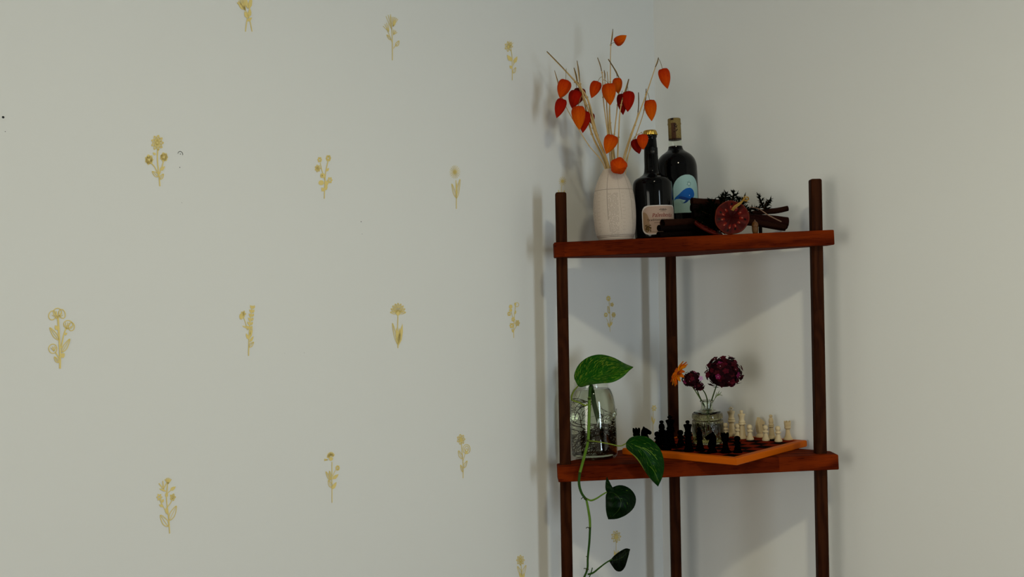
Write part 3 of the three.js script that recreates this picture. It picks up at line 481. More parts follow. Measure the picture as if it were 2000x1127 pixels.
{
  const d = 2.515, k = d / F, base = upper(1327.5, d), b = thing('wine_bottle', base, 'broad dark wine bottle with a cork-coloured cap and a pale label showing a blue whale', 'bottle', null, TILT);
  const y = (p) => (476 - p) * k, r = (h) => h * k;
  const fill = y(292);
  const prof = [[0, 0], [r(38), 0], [r(40), y(473)], ...smoothProfile([[r(40), y(468)], [r(40), y(400)], [r(40), y(340)], [r(39.4), y(329)], [r(36), y(318)], [r(29.5), y(309.5)], [r(22), y(304)], [r(16.5), y(300)], [r(14.2), y(296)], [r(13.4), y(292)]], 60), [0, fill]];
  part('body', lathe(prof, 72), darkGlass, b);
  const clear = phys([0.93, 0.95, 0.9], 0.04, { transmission: 1, thickness: 0, side: THREE.DoubleSide });
  part('neck', lathe([[r(13.4), fill], [r(12.9), y(284)], [r(12.7), y(279)]], 40), clear, b, 'short clear band of empty glass neck');
  const corkArt = canvasTexture(512, 256, (c, w, h) => {
    c.fillStyle = '#7d6a3c'; c.fillRect(0, 0, w, h);
    for (let i = 0; i < 1200; i++) { c.fillStyle = `rgba(${rnd() < 0.5 ? '50,34,14' : '150,128,70'},0.25)`; c.fillRect(rnd() * w, rnd() * h, 3 + rnd() * 8, 2 + rnd() * 6); }
    c.fillStyle = 'rgba(60,30,22,0.75)'; c.fillRect(205, 60, 60, 196); c.fillStyle = '#20100c'; for (let i = 0; i < 26; i++) { c.beginPath(); c.arc(262 + rr(-22, 22), 110 + rr(-40, 70), rr(3, 8), 0, 7); c.fill(); } c.fillRect(200, 0, 40, 26); c.fillStyle = 'rgba(40,20,14,0.8)'; c.fillRect(0, 238, w, 18);
  });
  const cork = lathe([[0, y(237.2)], [r(11.2), y(237.2)], [r(12.4), y(238)], [r(12.6), y(240)], [r(12.5), y(245.5)], [r(13.1), y(247)], [r(13.1), y(249)], [r(12.4), y(250.5)], [r(12.6), y(279.5)], [0, y(279.6)]].reverse(), 40), uv = cork.attributes.uv, P = cork.attributes.position;
  for (let i = 0; i < uv.count; i++) uv.setY(i, clamp((P.getY(i) - y(280)) / (y(237) - y(280)))); const cp = part('capsule', cork, std([1, 1, 1], 0.6, { map: corkArt }), b, 'olive brown capsule and cork closing the bottle'); cp.rotation.y = Math.PI * 0.98;
  const art = canvasTexture(1024, 1024, (c, w, h) => {
    c.fillStyle = '#b4cfca'; c.fillRect(0, 0, w, h);
    const sx = 560, sy = 250;                                   // spout drawn as a small burst
    c.strokeStyle = '#5f7770'; c.lineWidth = 10; for (let i = 0; i < 13; i++) { const a = i / 13 * 6.283; c.beginPath(); c.moveTo(sx + Math.cos(a) * 34, sy + Math.sin(a) * 34); c.lineTo(sx + Math.cos(a) * (i % 2 ? 70 : 92), sy + Math.sin(a) * (i % 2 ? 70 : 92)); c.stroke(); } c.fillStyle = '#eef3ee'; c.beginPath(); c.arc(sx, sy, 24, 0, 7); c.fill(); c.beginPath(); c.arc(sx - 30, sy + 100, 14, 0, 7); c.fill();
    c.fillStyle = '#0d5fb4'; c.beginPath(); c.moveTo(90, 580); c.bezierCurveTo(220, 520, 330, 380, 500, 360); c.bezierCurveTo(640, 335, 770, 400, 780, 520); c.bezierCurveTo(780, 610, 640, 690, 480, 680); c.bezierCurveTo(330, 680, 230, 640, 130, 650); c.bezierCurveTo(100, 640, 40, 660, 20, 690); c.bezierCurveTo(20, 640, 50, 610, 90, 580); c.fill();
    c.fillStyle = '#0a3c86'; c.beginPath(); c.moveTo(180, 590); c.bezierCurveTo(330, 560, 470, 640, 620, 660); c.bezierCurveTo(500, 720, 300, 680, 180, 640); c.fill();
    c.beginPath(); c.moveTo(430, 660); c.bezierCurveTo(400, 720, 330, 750, 270, 770); c.bezierCurveTo(360, 780, 450, 760, 520, 690); c.fill();
    c.fillStyle = '#dfeeff'; c.beginPath(); c.arc(560, 560, 14, 0, 7); c.fill(); c.fillStyle = '#3a1030'; c.beginPath(); c.ellipse(640, 690, 70, 50, 0, 0, 7); c.fill(); c.fillStyle = '#b47a9a'; c.beginPath(); c.ellipse(640, 700, 30, 10, 0, 0, 7); c.fill();
    c.strokeStyle = '#6f9a98'; c.lineWidth = 8; for (let i = 0; i < 4; i++) { c.beginPath(); c.moveTo(200 + i * 20, 700 + i * 22); c.lineTo(290 + i * 18, 690 + i * 22); c.stroke(); }
  });
  const arch = (t) => t > 0.62 ? Math.sqrt(Math.max(0, 1 - ((t - 0.62) / 0.385) ** 2)) : 1;
  part('label', wrapLabel(r(40) + 0.0004, 0.36, 0.72, y(425), y(352), arch), std([0.62, 0.68, 0.68], 0.65, { map: art }), b, 'pale blue-green arched label with a drawn blue whale');
}
// ---------------------------------------------------------------- dried spice decoration on the upper board
{
  const bark = std([0.017, 0.005, 0.0024], 0.75, { bumpMap: wallBump, bumpScale: 0.0006 }), barkDark = std([0.0036, 0.0015, 0.001], 0.8, { bumpMap: wallBump, bumpScale: 0.0006 }), barkRed = std([0.015, 0.0032, 0.0020], 0.7, { bumpMap: wallBump, bumpScale: 0.0006 });
  // a rolled quill of bark along a path: two scrolls that curl in from both edges
  const quill = (pts, R) => {
    const cv = new THREE.CatmullRomCurve3(pts), n = 14, fr = cv.computeFrenetFrames(n), m = 40;
    return shell(n, m, (u, v) => {
      const i = Math.round(u * n), p = cv.getPointAt(u), s = v * 2 - 1, q = Math.abs(s), a = Math.sign(s) * q * 4.4 + 1.2, r = R * (1 - 0.55 * smooth(0.45, 1, q)) * (1 + 0.05 * Math.sin(9 * u + 3 * v));
      const off = Math.sign(s) * R * 0.30 * smooth(0.5, 1, q);
      return p.clone().addScaledVector(fr.normals[i], Math.cos(a) * r).addScaledVector(fr.binormals[i], Math.sin(a) * r + off);
    }, R * 0.13);
  };
  const stick = (label, a, b, rpx, mat, mids = []) => {
    const P = [a, ...mids, b].map(([x, y, d]) => at(x, y, d)), o = P[0].clone();
    return solo('cinnamon_stick', quill(rel(P, o), rpx * a[2] / F), mat, label, 'cinnamon stick', 'cinnamon sticks of the dried decoration').position.copy(o);
  };
  stick('upper dark cinnamon stick of the left bundle, end level with the bottle lettering', [1294, 436, 2.350], [1400, 431, 2.455], 7, bark);
  stick('middle dark cinnamon stick of the left bundle, sticking out farthest left', [1287, 445.5, 2.342], [1395, 443, 2.44], 5.6, barkDark);
  stick('lowest cinnamon stick of the left bundle lying on the board', [1286, 459, 2.345], [1392, 455, 2.44], 5.8, barkDark);
  stick('cinnamon stick at the back of the left bundle, against the capped bottle', [1300, 453, 2.372], [1405, 445, 2.455], 6, barkDark);
  stick('curved cinnamon stick raised highest at the right end', [1448, 422, 2.44], [1539, 407, 2.44], 5.2, bark, [[1490, 414, 2.44], [1515, 412, 2.44]]);
  stick('thick cinnamon stick pointing right toward the shelf post', [1436, 427, 2.42], [1538, 436, 2.42], 11.5, barkRed);
  stick('cinnamon stick leaning under the thick one at the right', [1452, 432, 2.395], [1534, 445, 2.405], 6.5, bark);
  stick('short cinnamon stick topping the pile, its cut reddish end before the whale label', [1351, 393, 2.41], [1412, 397, 2.43], 6.5, bark);
  stick('short dark cinnamon stick second from the top of the pile, under the cut reddish one', [1350, 405, 2.405], [1414, 409, 2.42], 7, barkDark);
  stick('short dark cinnamon stick third from the top of the pile, left of the orange slice', [1353, 418, 2.40], [1412, 421, 2.42], 7.5, barkDark);
  { const P = [at(1464, 404, 2.39), at(1482, 408, 2.385), at(1500, 420, 2.38), at(1526, 433, 2.385)], o = P[0].clone(); const t = solo('dry_twig', tube(rel(P, o), [0.0009, 0.0013, 0.0016, 0.0014], 6), std([0.20, 0.12, 0.08], 0.8), 'thin pale dry twig lying across the cinnamon at the right', 'twig'); t.position.copy(o); }
  // juniper sprigs: a twig with side shoots of short needles
  const green = std([0.0012, 0.0024, 0.0007], 0.8, { specularIntensity: 0 }), twigM = std([0.03, 0.015, 0.008], 0.8);
  const needle = (() => { const g = new THREE.ConeGeometry(0.0017, 0.0105, 4, 1); g.translate(0, 0.0045, 0); return prep(g); })();
  const sprig = (label, a, b, spread, n) => {
    const A = at(...a), B = at(...b), o = thing('juniper_sprig', A, label, 'evergreen sprig', 'juniper sprigs of the dried decoration'), D = B.clone().sub(A), L = D.length(), dir = D.clone().normalize(), side = V3(0, 0, 1).cross(dir).normalize();
    part('twig', tube([V3(), D.clone().multiplyScalar(0.5).addScaledVector(side, 0.003), D], [0.0016, 0.0012, 0.0006], 5), twigM, o);
    const list = [], q = new THREE.Quaternion(), mm = new THREE.Matrix4();
    const shoot = (p0, d0, len) => { for (let i = 0; i < len / 0.0022; i++) { const p = p0.clone().addScaledVector(d0, i * 0.0022), dd = d0.clone().add(V3(rr(-1, 1), rr(-1, 1), rr(-1, 1)).multiplyScalar(0.9)).normalize(); q.setFromUnitVectors(V3(0, 1, 0), dd); list.push(needle.clone().applyMatrix4(mm.compose(p, q, V3(1, rr(0.7, 1.15), 1)))); } };
    shoot(V3(), dir, L);
    for (let i = 0; i < n; i++) { const t = 0.08 + 0.85 * i / n, s = i % 2 ? 1 : -1, p = D.clone().multiplyScalar(t), d2 = dir.clone().multiplyScalar(0.9).addScaledVector(side, s * rr(0.5, 1.1)).add(V3(0, 0, rr(-0.7, 0.7))).normalize(); shoot(p, d2, spread * (1.1 - 0.7 * t) * rr(0.7, 1.1)); }
    part('needles', merge(list), green, o).userData.kind = 'stuff';
  };
  sprig('dark juniper sprig standing up highest behind the dried orange slice', [1425, 430, 2.43], [1434, 372, 2.44], 0.022, 14);
  sprig('dark juniper sprig just right of the highest one, by the twine', [1436, 425, 2.425], [1455, 381, 2.43], 0.016, 9);
  sprig('dark juniper sprig leaning left over the cinnamon bundle', [1412, 440, 2.41], [1358, 398, 2.42], 0.026, 16);
  sprig('dark juniper sprig filling the gap left of the orange slice', [1410, 448, 2.395], [1388, 390, 2.405], 0.026, 16);
  sprig('dark juniper sprig low between bundle and orange slice', [1402, 455, 2.38], [1362, 425, 2.385], 0.024, 14);
  sprig('dark juniper sprig lying flat in front of the whale label', [1405, 440, 2.42], [1352, 418, 2.43], 0.026, 14);
  sprig('dark juniper sprig drooping right of the twine', [1440, 415, 2.41], [1490, 404, 2.415], 0.014, 10);
  sprig('dark juniper sprig behind the orange slice top', [1420, 425, 2.42], [1408, 384, 2.43], 0.022, 12);
  sprig('dark juniper sprig behind the twine knot, spreading both ways', [1448, 428, 2.425], [1442, 386, 2.435], 0.022, 14);
  sprig('dark juniper sprig between whale label and highest sprig', [1400, 440, 2.425], [1384, 394, 2.435], 0.022, 14);
  sprig('dark juniper sprig lowest, spilling behind the upright orange slice', [1405, 455, 2.40], [1455, 430, 2.41], 0.022, 14);
  sprig('dark juniper sprig hanging over the front of the cinnamon pile', [1410, 425, 2.40], [1362, 408, 2.395], 0.026, 18);
  sprig('dark juniper sprig filling the hollow under the cinnamon pile', [1412, 440, 2.39], [1366, 438, 2.395], 0.022, 16);
  sprig('dark juniper sprig pushed up against the left rim of the upright slice', [1400, 452, 2.372], [1398, 400, 2.385], 0.024, 18);
  sprig('dark juniper sprig directly above the left half of the upright slice', [1406, 418, 2.41], [1420, 376, 2.43], 0.024, 16);
  sprig('small juniper tip rising at the right, bent left', [1494, 410, 2.43], [1481, 380, 2.43], 0.010, 7);
  sprig('small juniper tip at the right end pointing over the curved stick', [1492, 410, 2.43], [1505, 388, 2.43], 0.012, 7);
  // dried orange slices
  const sliceArt = (seedTone) => canvasTexture(512, 512, (c, w) => {
    c.fillStyle = '#6d1a0c'; c.fillRect(0, 0, w, w); c.translate(256, 256);
    const gr = ['#7c150a', '#5e0d07']; for (let k = 0; k < 11; k++) { c.fillStyle = gr[k % 2]; c.beginPath(); c.moveTo(0, 0); c.arc(0, 0, 226, k / 11 * 6.283, (k + 1) / 11 * 6.283); c.fill(); }
    c.strokeStyle = '#a04a2c'; c.lineWidth = 9; c.beginPath(); c.arc(0, 0, 236, 0, 7); c.stroke();
    for (let i = 0; i < 700; i++) { const a = rnd() * 6.283, r = rnd() * 230; c.fillStyle = `rgba(${rnd() < 0.5 ? '30,4,2' : '170,50,20'},0.18)`; c.fillRect(Math.cos(a) * r, Math.sin(a) * r, 9, 5); }
    for (let k = 0; k < 11; k++) { const a = k / 11 * 6.283 + 0.2, r = 128 + 12 * Math.sin(k * 5); c.save(); c.rotate(a); c.fillStyle = seedTone; c.beginPath(); c.ellipse(r, 0, 34, 17, 0, 0, 7); c.fill(); c.fillStyle = '#e09a80'; c.beginPath(); c.ellipse(r + 14, -5, 13, 8, 0, 0, 7); c.fill(); c.fillStyle = '#1c0504'; if (k % 3 !== 1) { c.beginPath(); c.ellipse(r + 56, 14, 20, 14, 0.5, 0, 7); c.fill(); } c.restore(); }
    c.fillStyle = '#570703'; c.beginPath(); c.arc(0, 0, 104, 0, 7); c.fill();
  });
  const slice = (label, p, R, map, normal, thick = 0.007) => {
    const g = lathe([[0, -thick / 2], [R * 0.9, -thick / 2], [R * 0.97, -thick * 0.42], [R, -thick * 0.1], [R, thick * 0.25], [R * 0.965, thick * 0.5], [R * 0.92, thick * 0.36], [R * 0.55, thick * 0.40], [R * 0.5, thick * 0.3], [0, thick * 0.22]], 56), P = g.attributes.position, uv = g.attributes.uv;
    for (let i = 0; i < P.count; i++) { const x = P.getX(i), z = P.getZ(i), a = Math.atan2(z, x), w = 1 + 0.018 * Math.sin(3 * a + 1) + 0.012 * Math.sin(7 * a); uv.setXY(i, 0.5 + x / R / 2.08, 0.5 - z / R / 2.08); P.setXYZ(i, x * w, P.getY(i) + (Math.hypot(x, z) < R * 0.9 ? 0.0009 * Math.sin(11 * a) : 0), z * w); }
    g.computeVertexNormals(); const m = solo('dried_orange_slice', g, phys([0.33, 0.24, 0.22], 0.45, { map, specularIntensity: 0.15 }), label, 'dried orange', 'dried orange slices'); m.position.copy(p); m.quaternion.setFromUnitVectors(V3(0, 1, 0), normal.normalize()); return m;
  };
  const artA = sliceArt('#b02a12');
  slice('dark red dried orange slice standing upright, its seeds facing the viewer, tied with twine', at(1429, 425, 2.355), 33.5 * 2.355 / F, artA, V3(-0.10, 0.10, 1));
  slice('dried orange slice leaning flat against the cinnamon bundle, left of the upright slice', at(1383, 446.5, 2.375), 0.036, artA, V3(0.42, 0.86, 0.30), 0.006);
  slice('smaller dried orange slice peeking out behind the right edge of the upright slice', at(1449, 421, 2.385), 0.0215, artA, V3(0.5, 0.1, 0.86));
  { // twine with a knot and two loose ends
    const o = at(1432, 408, 2.335), t = thing('twine_tie', o, 'yellowish twine looped through the top of the upright orange slice', 'twine'), m = std([0.30, 0.17, 0.035], 0.9), r3 = (l) => rel(l.map(([x, y, d]) => at(x, y, d)), o);
    part('loop', merge([tube(r3([[1430, 410, 2.336], [1434, 404, 2.330], [1441, 399, 2.332], [1447, 395, 2.338], [1452, 391, 2.345]]), [0.0026, 0.0022, 0.0020, 0.0018], 7), tube(r3([[1432, 411, 2.338], [1437, 405, 2.331], [1444, 400, 2.333], [1450, 394, 2.34]]), [0.0018, 0.0016, 0.0014], 6)]), m, t);
    part('bow', merge([tube(r3([[1450, 393, 2.342], [1455, 387, 2.338], [1460, 385, 2.342], [1462, 389, 2.346], [1454, 393, 2.346]]), 0.0018, 6), tube(r3([[1451, 392, 2.342], [1456, 391, 2.338], [1459, 394, 2.342]]), 0.0012, 6), tube(r3([[1450, 392, 2.342], [1453, 385, 2.34], [1457, 382, 2.344]]), 0.0010, 6)]), m, t);
  }
  { // acorn
    const k = 2.36 / F, p = upper(1475.5, 2.36), a = thing('acorn', p, 'small glossy brown acorn standing on the board right of the orange slices', 'acorn', null, TILT);
    part('nut', lathe(smoothProfile([[0, 0], [4.2 * k, 0.2 * k], [5.6 * k, 4 * k], [6.2 * k, 10 * k], [6 * k, 15 * k]], 20), 24), std([0.11, 0.048, 0.013], 0.45), a);
    part('cup', lathe(smoothProfile([[6.1 * k, 13.5 * k], [6.6 * k, 15 * k], [6.2 * k, 19 * k], [4.4 * k, 23 * k], [1.8 * k, 25 * k], [1.1 * k, 27.5 * k], [0, 28 * k]], 24), 24), std([0.10, 0.038, 0.008], 0.2, { specularIntensity: 0.6 }), a);
  }
  { const k = 2.365 / F, p = upper(1485.5, 2.375), g = lathe(smoothProfile([[0, 0], [3 * k, 0], [3.4 * k, 5 * k], [3.2 * k, 14 * k], [1.6 * k, 17 * k], [0, 17.5 * k]], 20), 16); const c = solo('clove_bud', g, barkDark, 'dark dried bud standing right beside the acorn', 'dried bud'); c.position.copy(p); }
}
// ---------------------------------------------------------------- jar with the rooted cutting on the lower board
const JAR_D = 2.447, JAR = lower(1161, JAR_D);
{
  const k = JAR_D / F, o = thing('glass_jar', JAR, 'clear canning jar of water and dark roots, left end of the lower board', 'jar', null, TILT);
  const y = (p) => (899.5 - p) * k, r = (h) => h * k;
  const glass = phys([0.95, 0.965, 0.93], 0.03, { transmission: 1, thickness: 0, ior: 1.5, side: THREE.DoubleSide });
  const body = smoothProfile([[r(41.5), y(899)], [r(44.5), y(895)], [r(46), y(886)], [r(46.5), y(870)], [r(46.7), y(840)], [r(46.2), y(815)], [r(45.2), y(797)], [r(43.2), y(783)], [r(40), y(772)], [r(36.8), y(766)], [r(34), y(762.5)]], 60);
  const g = lathe([[0, y(896)], [r(34), y(896.5)], [r(38), y(899.5)], ...body, [r(33.2), y(761)], [r(34), y(759.5)], [r(33.2), y(758)], [r(32.6), y(757)], [r(34), y(755.2)], [r(34), y(752.5)], [r(32.6), y(750.5)], [r(31), y(750.2)], [r(30.4), y(752)], [r(30.4), y(760)]], 72);
  part('body', g, glass, o);
  const wp2 = body.map(([a, b]) => [a - 0.0022, b]).filter(([, b]) => b < y(765.5) && b > y(895));
  const water = phys([1, 1, 1], 0.0, { transmission: 1, thickness: 0.1, ior: 1.33, attenuationDistance: 0.16 }); water.attenuationColor = new THREE.Color().setRGB(0.74, 0.76, 0.48);
  part('water', lathe([[0, y(894)], [r(36), y(894)], ...wp2, [wp2[wp2.length - 1][0] - 0.0006, y(765.2)], [0, y(765.2)]], 64), water, o, 'clear water filling the jar to its shoulder');
  // raised lettering bent round the jar
  const font = await new FontLoader().loadAsync('fonts/droid/droid_serif_bold.typeface.json');
  const t = prep(new TextGeometry('Mason', { font, size: 0.0165, depth: 0.0012, curveSegments: 4, bevelEnabled: true, bevelThickness: 0.0004, bevelSize: 0.0004, bevelSegments: 2 })), P = t.attributes.position, R = r(46.4);
  for (let i = 0; i < P.count; i++) { const x = P.getX(i) + P.getY(i) * 0.25, a = 0.05 + x / R, h = P.getY(i) + x * 0.28; P.setXYZ(i, Math.sin(a) * (R + P.getZ(i)), y(833) + h, Math.cos(a) * (R + P.getZ(i))); }
  t.computeVertexNormals();
  const emboss = phys([0.80, 0.84, 0.74], 0.03, { transmission: 1, thickness: 0.001, ior: 1.5 });
  part('embossed_lettering', t, emboss, o, 'raised clear glass lettering on the front of the jar');
}
{
  const A = (l) => l.map(([x, y, d]) => at(x, y, d)), o0 = at(1157, 757, 2.40);
  const o = thing('pothos_cutting', o0, 'variegated green trailing plant cutting rooted in the jar and hanging over the board edge', 'houseplant');
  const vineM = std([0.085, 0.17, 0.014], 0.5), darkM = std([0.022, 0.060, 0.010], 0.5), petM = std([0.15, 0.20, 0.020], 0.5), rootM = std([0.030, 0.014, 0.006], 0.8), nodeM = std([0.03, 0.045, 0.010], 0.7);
  const T = (name, l, rad, m, label) => part(name, tube(rel(A(l), o0), rad, 9), m, o, label);
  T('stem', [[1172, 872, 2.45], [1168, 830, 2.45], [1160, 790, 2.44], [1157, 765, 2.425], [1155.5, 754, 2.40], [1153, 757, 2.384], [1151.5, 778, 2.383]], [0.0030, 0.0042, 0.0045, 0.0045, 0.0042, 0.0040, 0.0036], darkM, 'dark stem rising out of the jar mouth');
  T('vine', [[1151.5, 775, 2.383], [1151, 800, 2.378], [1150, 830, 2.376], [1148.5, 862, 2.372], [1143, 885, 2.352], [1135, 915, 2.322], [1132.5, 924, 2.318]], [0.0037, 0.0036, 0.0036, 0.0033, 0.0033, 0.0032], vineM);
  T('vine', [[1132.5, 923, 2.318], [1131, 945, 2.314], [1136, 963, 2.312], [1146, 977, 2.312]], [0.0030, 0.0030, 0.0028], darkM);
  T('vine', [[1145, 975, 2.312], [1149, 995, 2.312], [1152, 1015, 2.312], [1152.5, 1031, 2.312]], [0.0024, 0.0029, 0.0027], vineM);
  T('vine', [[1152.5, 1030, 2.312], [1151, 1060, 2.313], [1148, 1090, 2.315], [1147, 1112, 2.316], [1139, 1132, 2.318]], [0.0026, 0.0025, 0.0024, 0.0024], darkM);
  for (const [x, y, d, r] of [[1149, 861, 2.371, 0.0045], [1132.5, 924, 2.317, 0.0036], [1143.5, 974, 2.311, 0.0040], [1152, 1031, 2.311, 0.0032], [1147, 1112, 2.314, 0.0034], [1151, 779, 2.381, 0.0042]]) { const m = part('node', new THREE.SphereGeometry(r, 12, 8), nodeM, o); m.position.copy(at(x, y, d).sub(o0)); m.scale.y = 0.7; }
  for (const l of [[[1143, 973, 2.31], [1138, 972, 2.308], [1135, 975, 2.308]], [[1151, 1031, 2.311], [1147, 1030, 2.309], [1144.5, 1032, 2.309]], [[1146, 1111, 2.314], [1142, 1110, 2.312], [1140, 1111, 2.312]], [[1147.5, 1087, 2.314], [1144.5, 1087, 2.312]]]) T('aerial_root', l, 0.0009, nodeM);
  T('shoot', [[1151, 1127, 2.315], [1154, 1120, 2.314], [1157, 1109, 2.313]], [0.0012, 0.0012, 0.0011], darkM);
  T('petiole', [[1147, 790, 2.38], [1143, 792, 2.376], [1131, 786, 2.372], [1117, 781, 2.372], [1116, 776, 2.374], [1120, 765, 2.385], [1129, 754, 2.398]], [0.0019, 0.0018, 0.0018, 0.0020, 0.0017, 0.0014], petM, 'yellowish bent leaf stalk');
  T('petiole', [[1150, 861, 2.368], [1165, 862.5, 2.345], [1190, 867, 2.32], [1212, 871, 2.302], [1223, 866, 2.292]], [0.0016, 0.0014, 0.0014, 0.0012], petM);
  T('petiole', [[1145, 974, 2.312], [1154, 977.5, 2.308], [1166, 973, 2.305], [1175, 967, 2.303], [1187, 960, 2.302]], [0.0022, 0.0020, 0.0017, 0.0014], vineM);
  T('petiole', [[1148, 1122, 2.316], [1158, 1119, 2.313], [1172, 1108, 2.312], [1184, 1099, 2.312], [1196, 1092, 2.313]], [0.0022, 0.0020, 0.0016, 0.0016], darkM);
  const leafArt = (spots, tone) => canvasTexture(512, 512, (c, w, h) => {       // across: the leaf from edge to edge; up: from base to tip
    c.fillStyle = tone; c.fillRect(0, 0, w, h);
    for (let i = 0; i < 420; i++) { c.strokeStyle = `rgba(${rnd() < 0.5 ? '0,25,0' : '45,110,25'},0.25)`; c.lineWidth = rr(2, 6); const x = rnd() * w, y = rnd() * h, s = x < w / 2 ? -1 : 1; c.beginPath(); c.moveTo(x, y); c.lineTo(x + s * rr(20, 60), y + rr(-70, -20)); c.stroke(); }
    for (const [n, a] of [[spots, 0.55], [spots * 2, 0.3]]) for (let i = 0; i < n; i++) { c.strokeStyle = `rgba(${150 + rnd() * 50 | 0},${170 + rnd() * 40 | 0},70,${a})`; c.lineWidth = rr(2, 7); const x = w / 2 + rr(-1, 1) * w * 0.48, y = rnd() * h, s = x < w / 2 ? -1 : 1; c.beginPath(); c.moveTo(x, y); c.quadraticCurveTo(x + s * rr(6, 20), y + rr(-16, -4), x + s * rr(10, 26), y + rr(-42, -12)); c.stroke(); }
    if (spots === 40) { c.fillStyle = 'rgba(190,200,90,0.8)'; c.beginPath(); c.moveTo(w, h * 0.85); c.quadraticCurveTo(w - 70, h * 0.6, w, h * 0.35); c.fill(); c.strokeStyle = 'rgba(150,180,80,0.7)'; c.lineWidth = 9; for (const [a, b] of [[0.55, 0.82], [0.42, 0.7], [0.6, 0.4]]) { c.beginPath(); c.moveTo(w * a, h * b); c.quadraticCurveTo(w * (a - 0.12), h * (b - 0.12), w * (a - 0.2), h * (b - 0.3)); c.stroke(); } }
    c.strokeStyle = 'rgba(110,150,60,0.8)'; c.lineWidth = 5; c.beginPath(); c.moveTo(w / 2, 0); c.lineTo(w / 2, h); c.stroke();
    c.strokeStyle = 'rgba(20,70,15,0.35)'; c.lineWidth = 3; for (let k = 1; k < 12; k++) for (const s of [-1, 1]) { const y = h - k * 40; c.beginPath(); c.moveTo(w / 2, y + 60); c.quadraticCurveTo(w / 2 + s * 120, y + 20, w / 2 + s * 250, y - 60); c.stroke(); }
  });
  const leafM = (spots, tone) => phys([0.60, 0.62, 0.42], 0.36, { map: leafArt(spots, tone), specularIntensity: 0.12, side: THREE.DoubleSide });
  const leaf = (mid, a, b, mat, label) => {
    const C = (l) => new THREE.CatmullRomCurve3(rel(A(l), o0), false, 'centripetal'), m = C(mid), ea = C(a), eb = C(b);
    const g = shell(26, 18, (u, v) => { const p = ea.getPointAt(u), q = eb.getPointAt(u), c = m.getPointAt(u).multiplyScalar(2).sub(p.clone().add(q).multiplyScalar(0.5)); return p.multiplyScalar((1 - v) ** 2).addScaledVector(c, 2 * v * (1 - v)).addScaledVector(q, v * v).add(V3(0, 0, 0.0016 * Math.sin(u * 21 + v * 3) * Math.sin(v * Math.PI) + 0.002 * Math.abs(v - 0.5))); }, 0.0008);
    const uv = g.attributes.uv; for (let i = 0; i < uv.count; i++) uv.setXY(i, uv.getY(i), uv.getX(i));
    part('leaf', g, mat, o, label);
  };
  leaf([[1128, 752, 2.40], [1146, 744, 2.40], [1170, 735, 2.40], [1200, 726, 2.40], [1222, 720, 2.40], [1237, 717, 2.405]],
    [[1128, 752, 2.40], [1121, 737, 2.41], [1129, 714, 2.43], [1148, 698, 2.45], [1172, 692.5, 2.46], [1197, 698, 2.45], [1220, 710, 2.43], [1237, 717, 2.405]],
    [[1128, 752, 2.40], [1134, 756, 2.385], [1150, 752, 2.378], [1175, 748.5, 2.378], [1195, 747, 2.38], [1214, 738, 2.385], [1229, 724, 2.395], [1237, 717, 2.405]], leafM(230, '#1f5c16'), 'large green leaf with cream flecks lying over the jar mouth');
  leaf([[1223, 864, 2.292], [1238, 868, 2.278], [1256, 880, 2.270], [1270, 903, 2.268], [1280, 928, 2.272], [1285, 950, 2.280]],
    [[1223, 864, 2.292], [1231, 855, 2.30], [1248, 851, 2.305], [1267, 855, 2.30], [1284, 870, 2.29], [1293, 886, 2.285], [1297, 907, 2.282], [1294, 930, 2.28], [1285, 950, 2.280]],
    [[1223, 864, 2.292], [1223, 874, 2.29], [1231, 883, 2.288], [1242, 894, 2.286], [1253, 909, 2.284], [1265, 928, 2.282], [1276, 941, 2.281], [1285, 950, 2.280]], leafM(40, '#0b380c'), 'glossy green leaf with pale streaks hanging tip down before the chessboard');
  leaf([[1187, 960, 2.302], [1203, 966, 2.292], [1213, 980, 2.288], [1208, 996, 2.290], [1198, 1007, 2.294], [1188, 1014, 2.298]],
    [[1187, 960, 2.302], [1196, 952, 2.31], [1213, 947.5, 2.315], [1231, 955, 2.315], [1241.5, 971, 2.312], [1239, 989, 2.308], [1225, 1004, 2.304], [1205, 1013, 2.30], [1188, 1014, 2.298]],
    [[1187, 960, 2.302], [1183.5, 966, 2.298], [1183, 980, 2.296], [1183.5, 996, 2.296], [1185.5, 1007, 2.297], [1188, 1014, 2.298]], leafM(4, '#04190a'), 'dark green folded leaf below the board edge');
  leaf([[1187, 962, 2.302], [1187, 952, 2.302], [1186.5, 942, 2.304], [1185, 931, 2.306]],
    [[1187, 962, 2.302], [1183.5, 958, 2.302], [1182.5, 945, 2.305], [1185, 931, 2.306]],
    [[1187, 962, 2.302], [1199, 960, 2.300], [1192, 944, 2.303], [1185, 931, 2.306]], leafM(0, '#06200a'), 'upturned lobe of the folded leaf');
  leaf([[1190, 1096, 2.314], [1201, 1094, 2.318], [1211, 1091, 2.320], [1220, 1084, 2.322], [1230.5, 1072.5, 2.324]],
    [[1190, 1096, 2.314], [1200, 1085, 2.325], [1213, 1075.5, 2.330], [1223, 1071, 2.330], [1230.5, 1072.5, 2.324]],
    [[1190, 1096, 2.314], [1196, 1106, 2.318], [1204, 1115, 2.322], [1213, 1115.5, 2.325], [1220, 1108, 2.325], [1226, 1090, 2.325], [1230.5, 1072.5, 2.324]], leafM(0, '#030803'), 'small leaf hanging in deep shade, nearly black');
  // roots in the water: too many to count
  const roots = [], k = JAR_D / F, up = V3(-TILT, 1, 0).normalize();
  const inJar = (p) => { const v = p.clone().sub(JAR), h = v.dot(up), q = v.clone().addScaledVector(up, -h), R = 39 * k * (h > 0.125 ? 0.82 : 1); if (q.length() > R) q.setLength(R); return JAR.clone().add(q).addScaledVector(up, clamp(h, 0.012, 0.152)); };
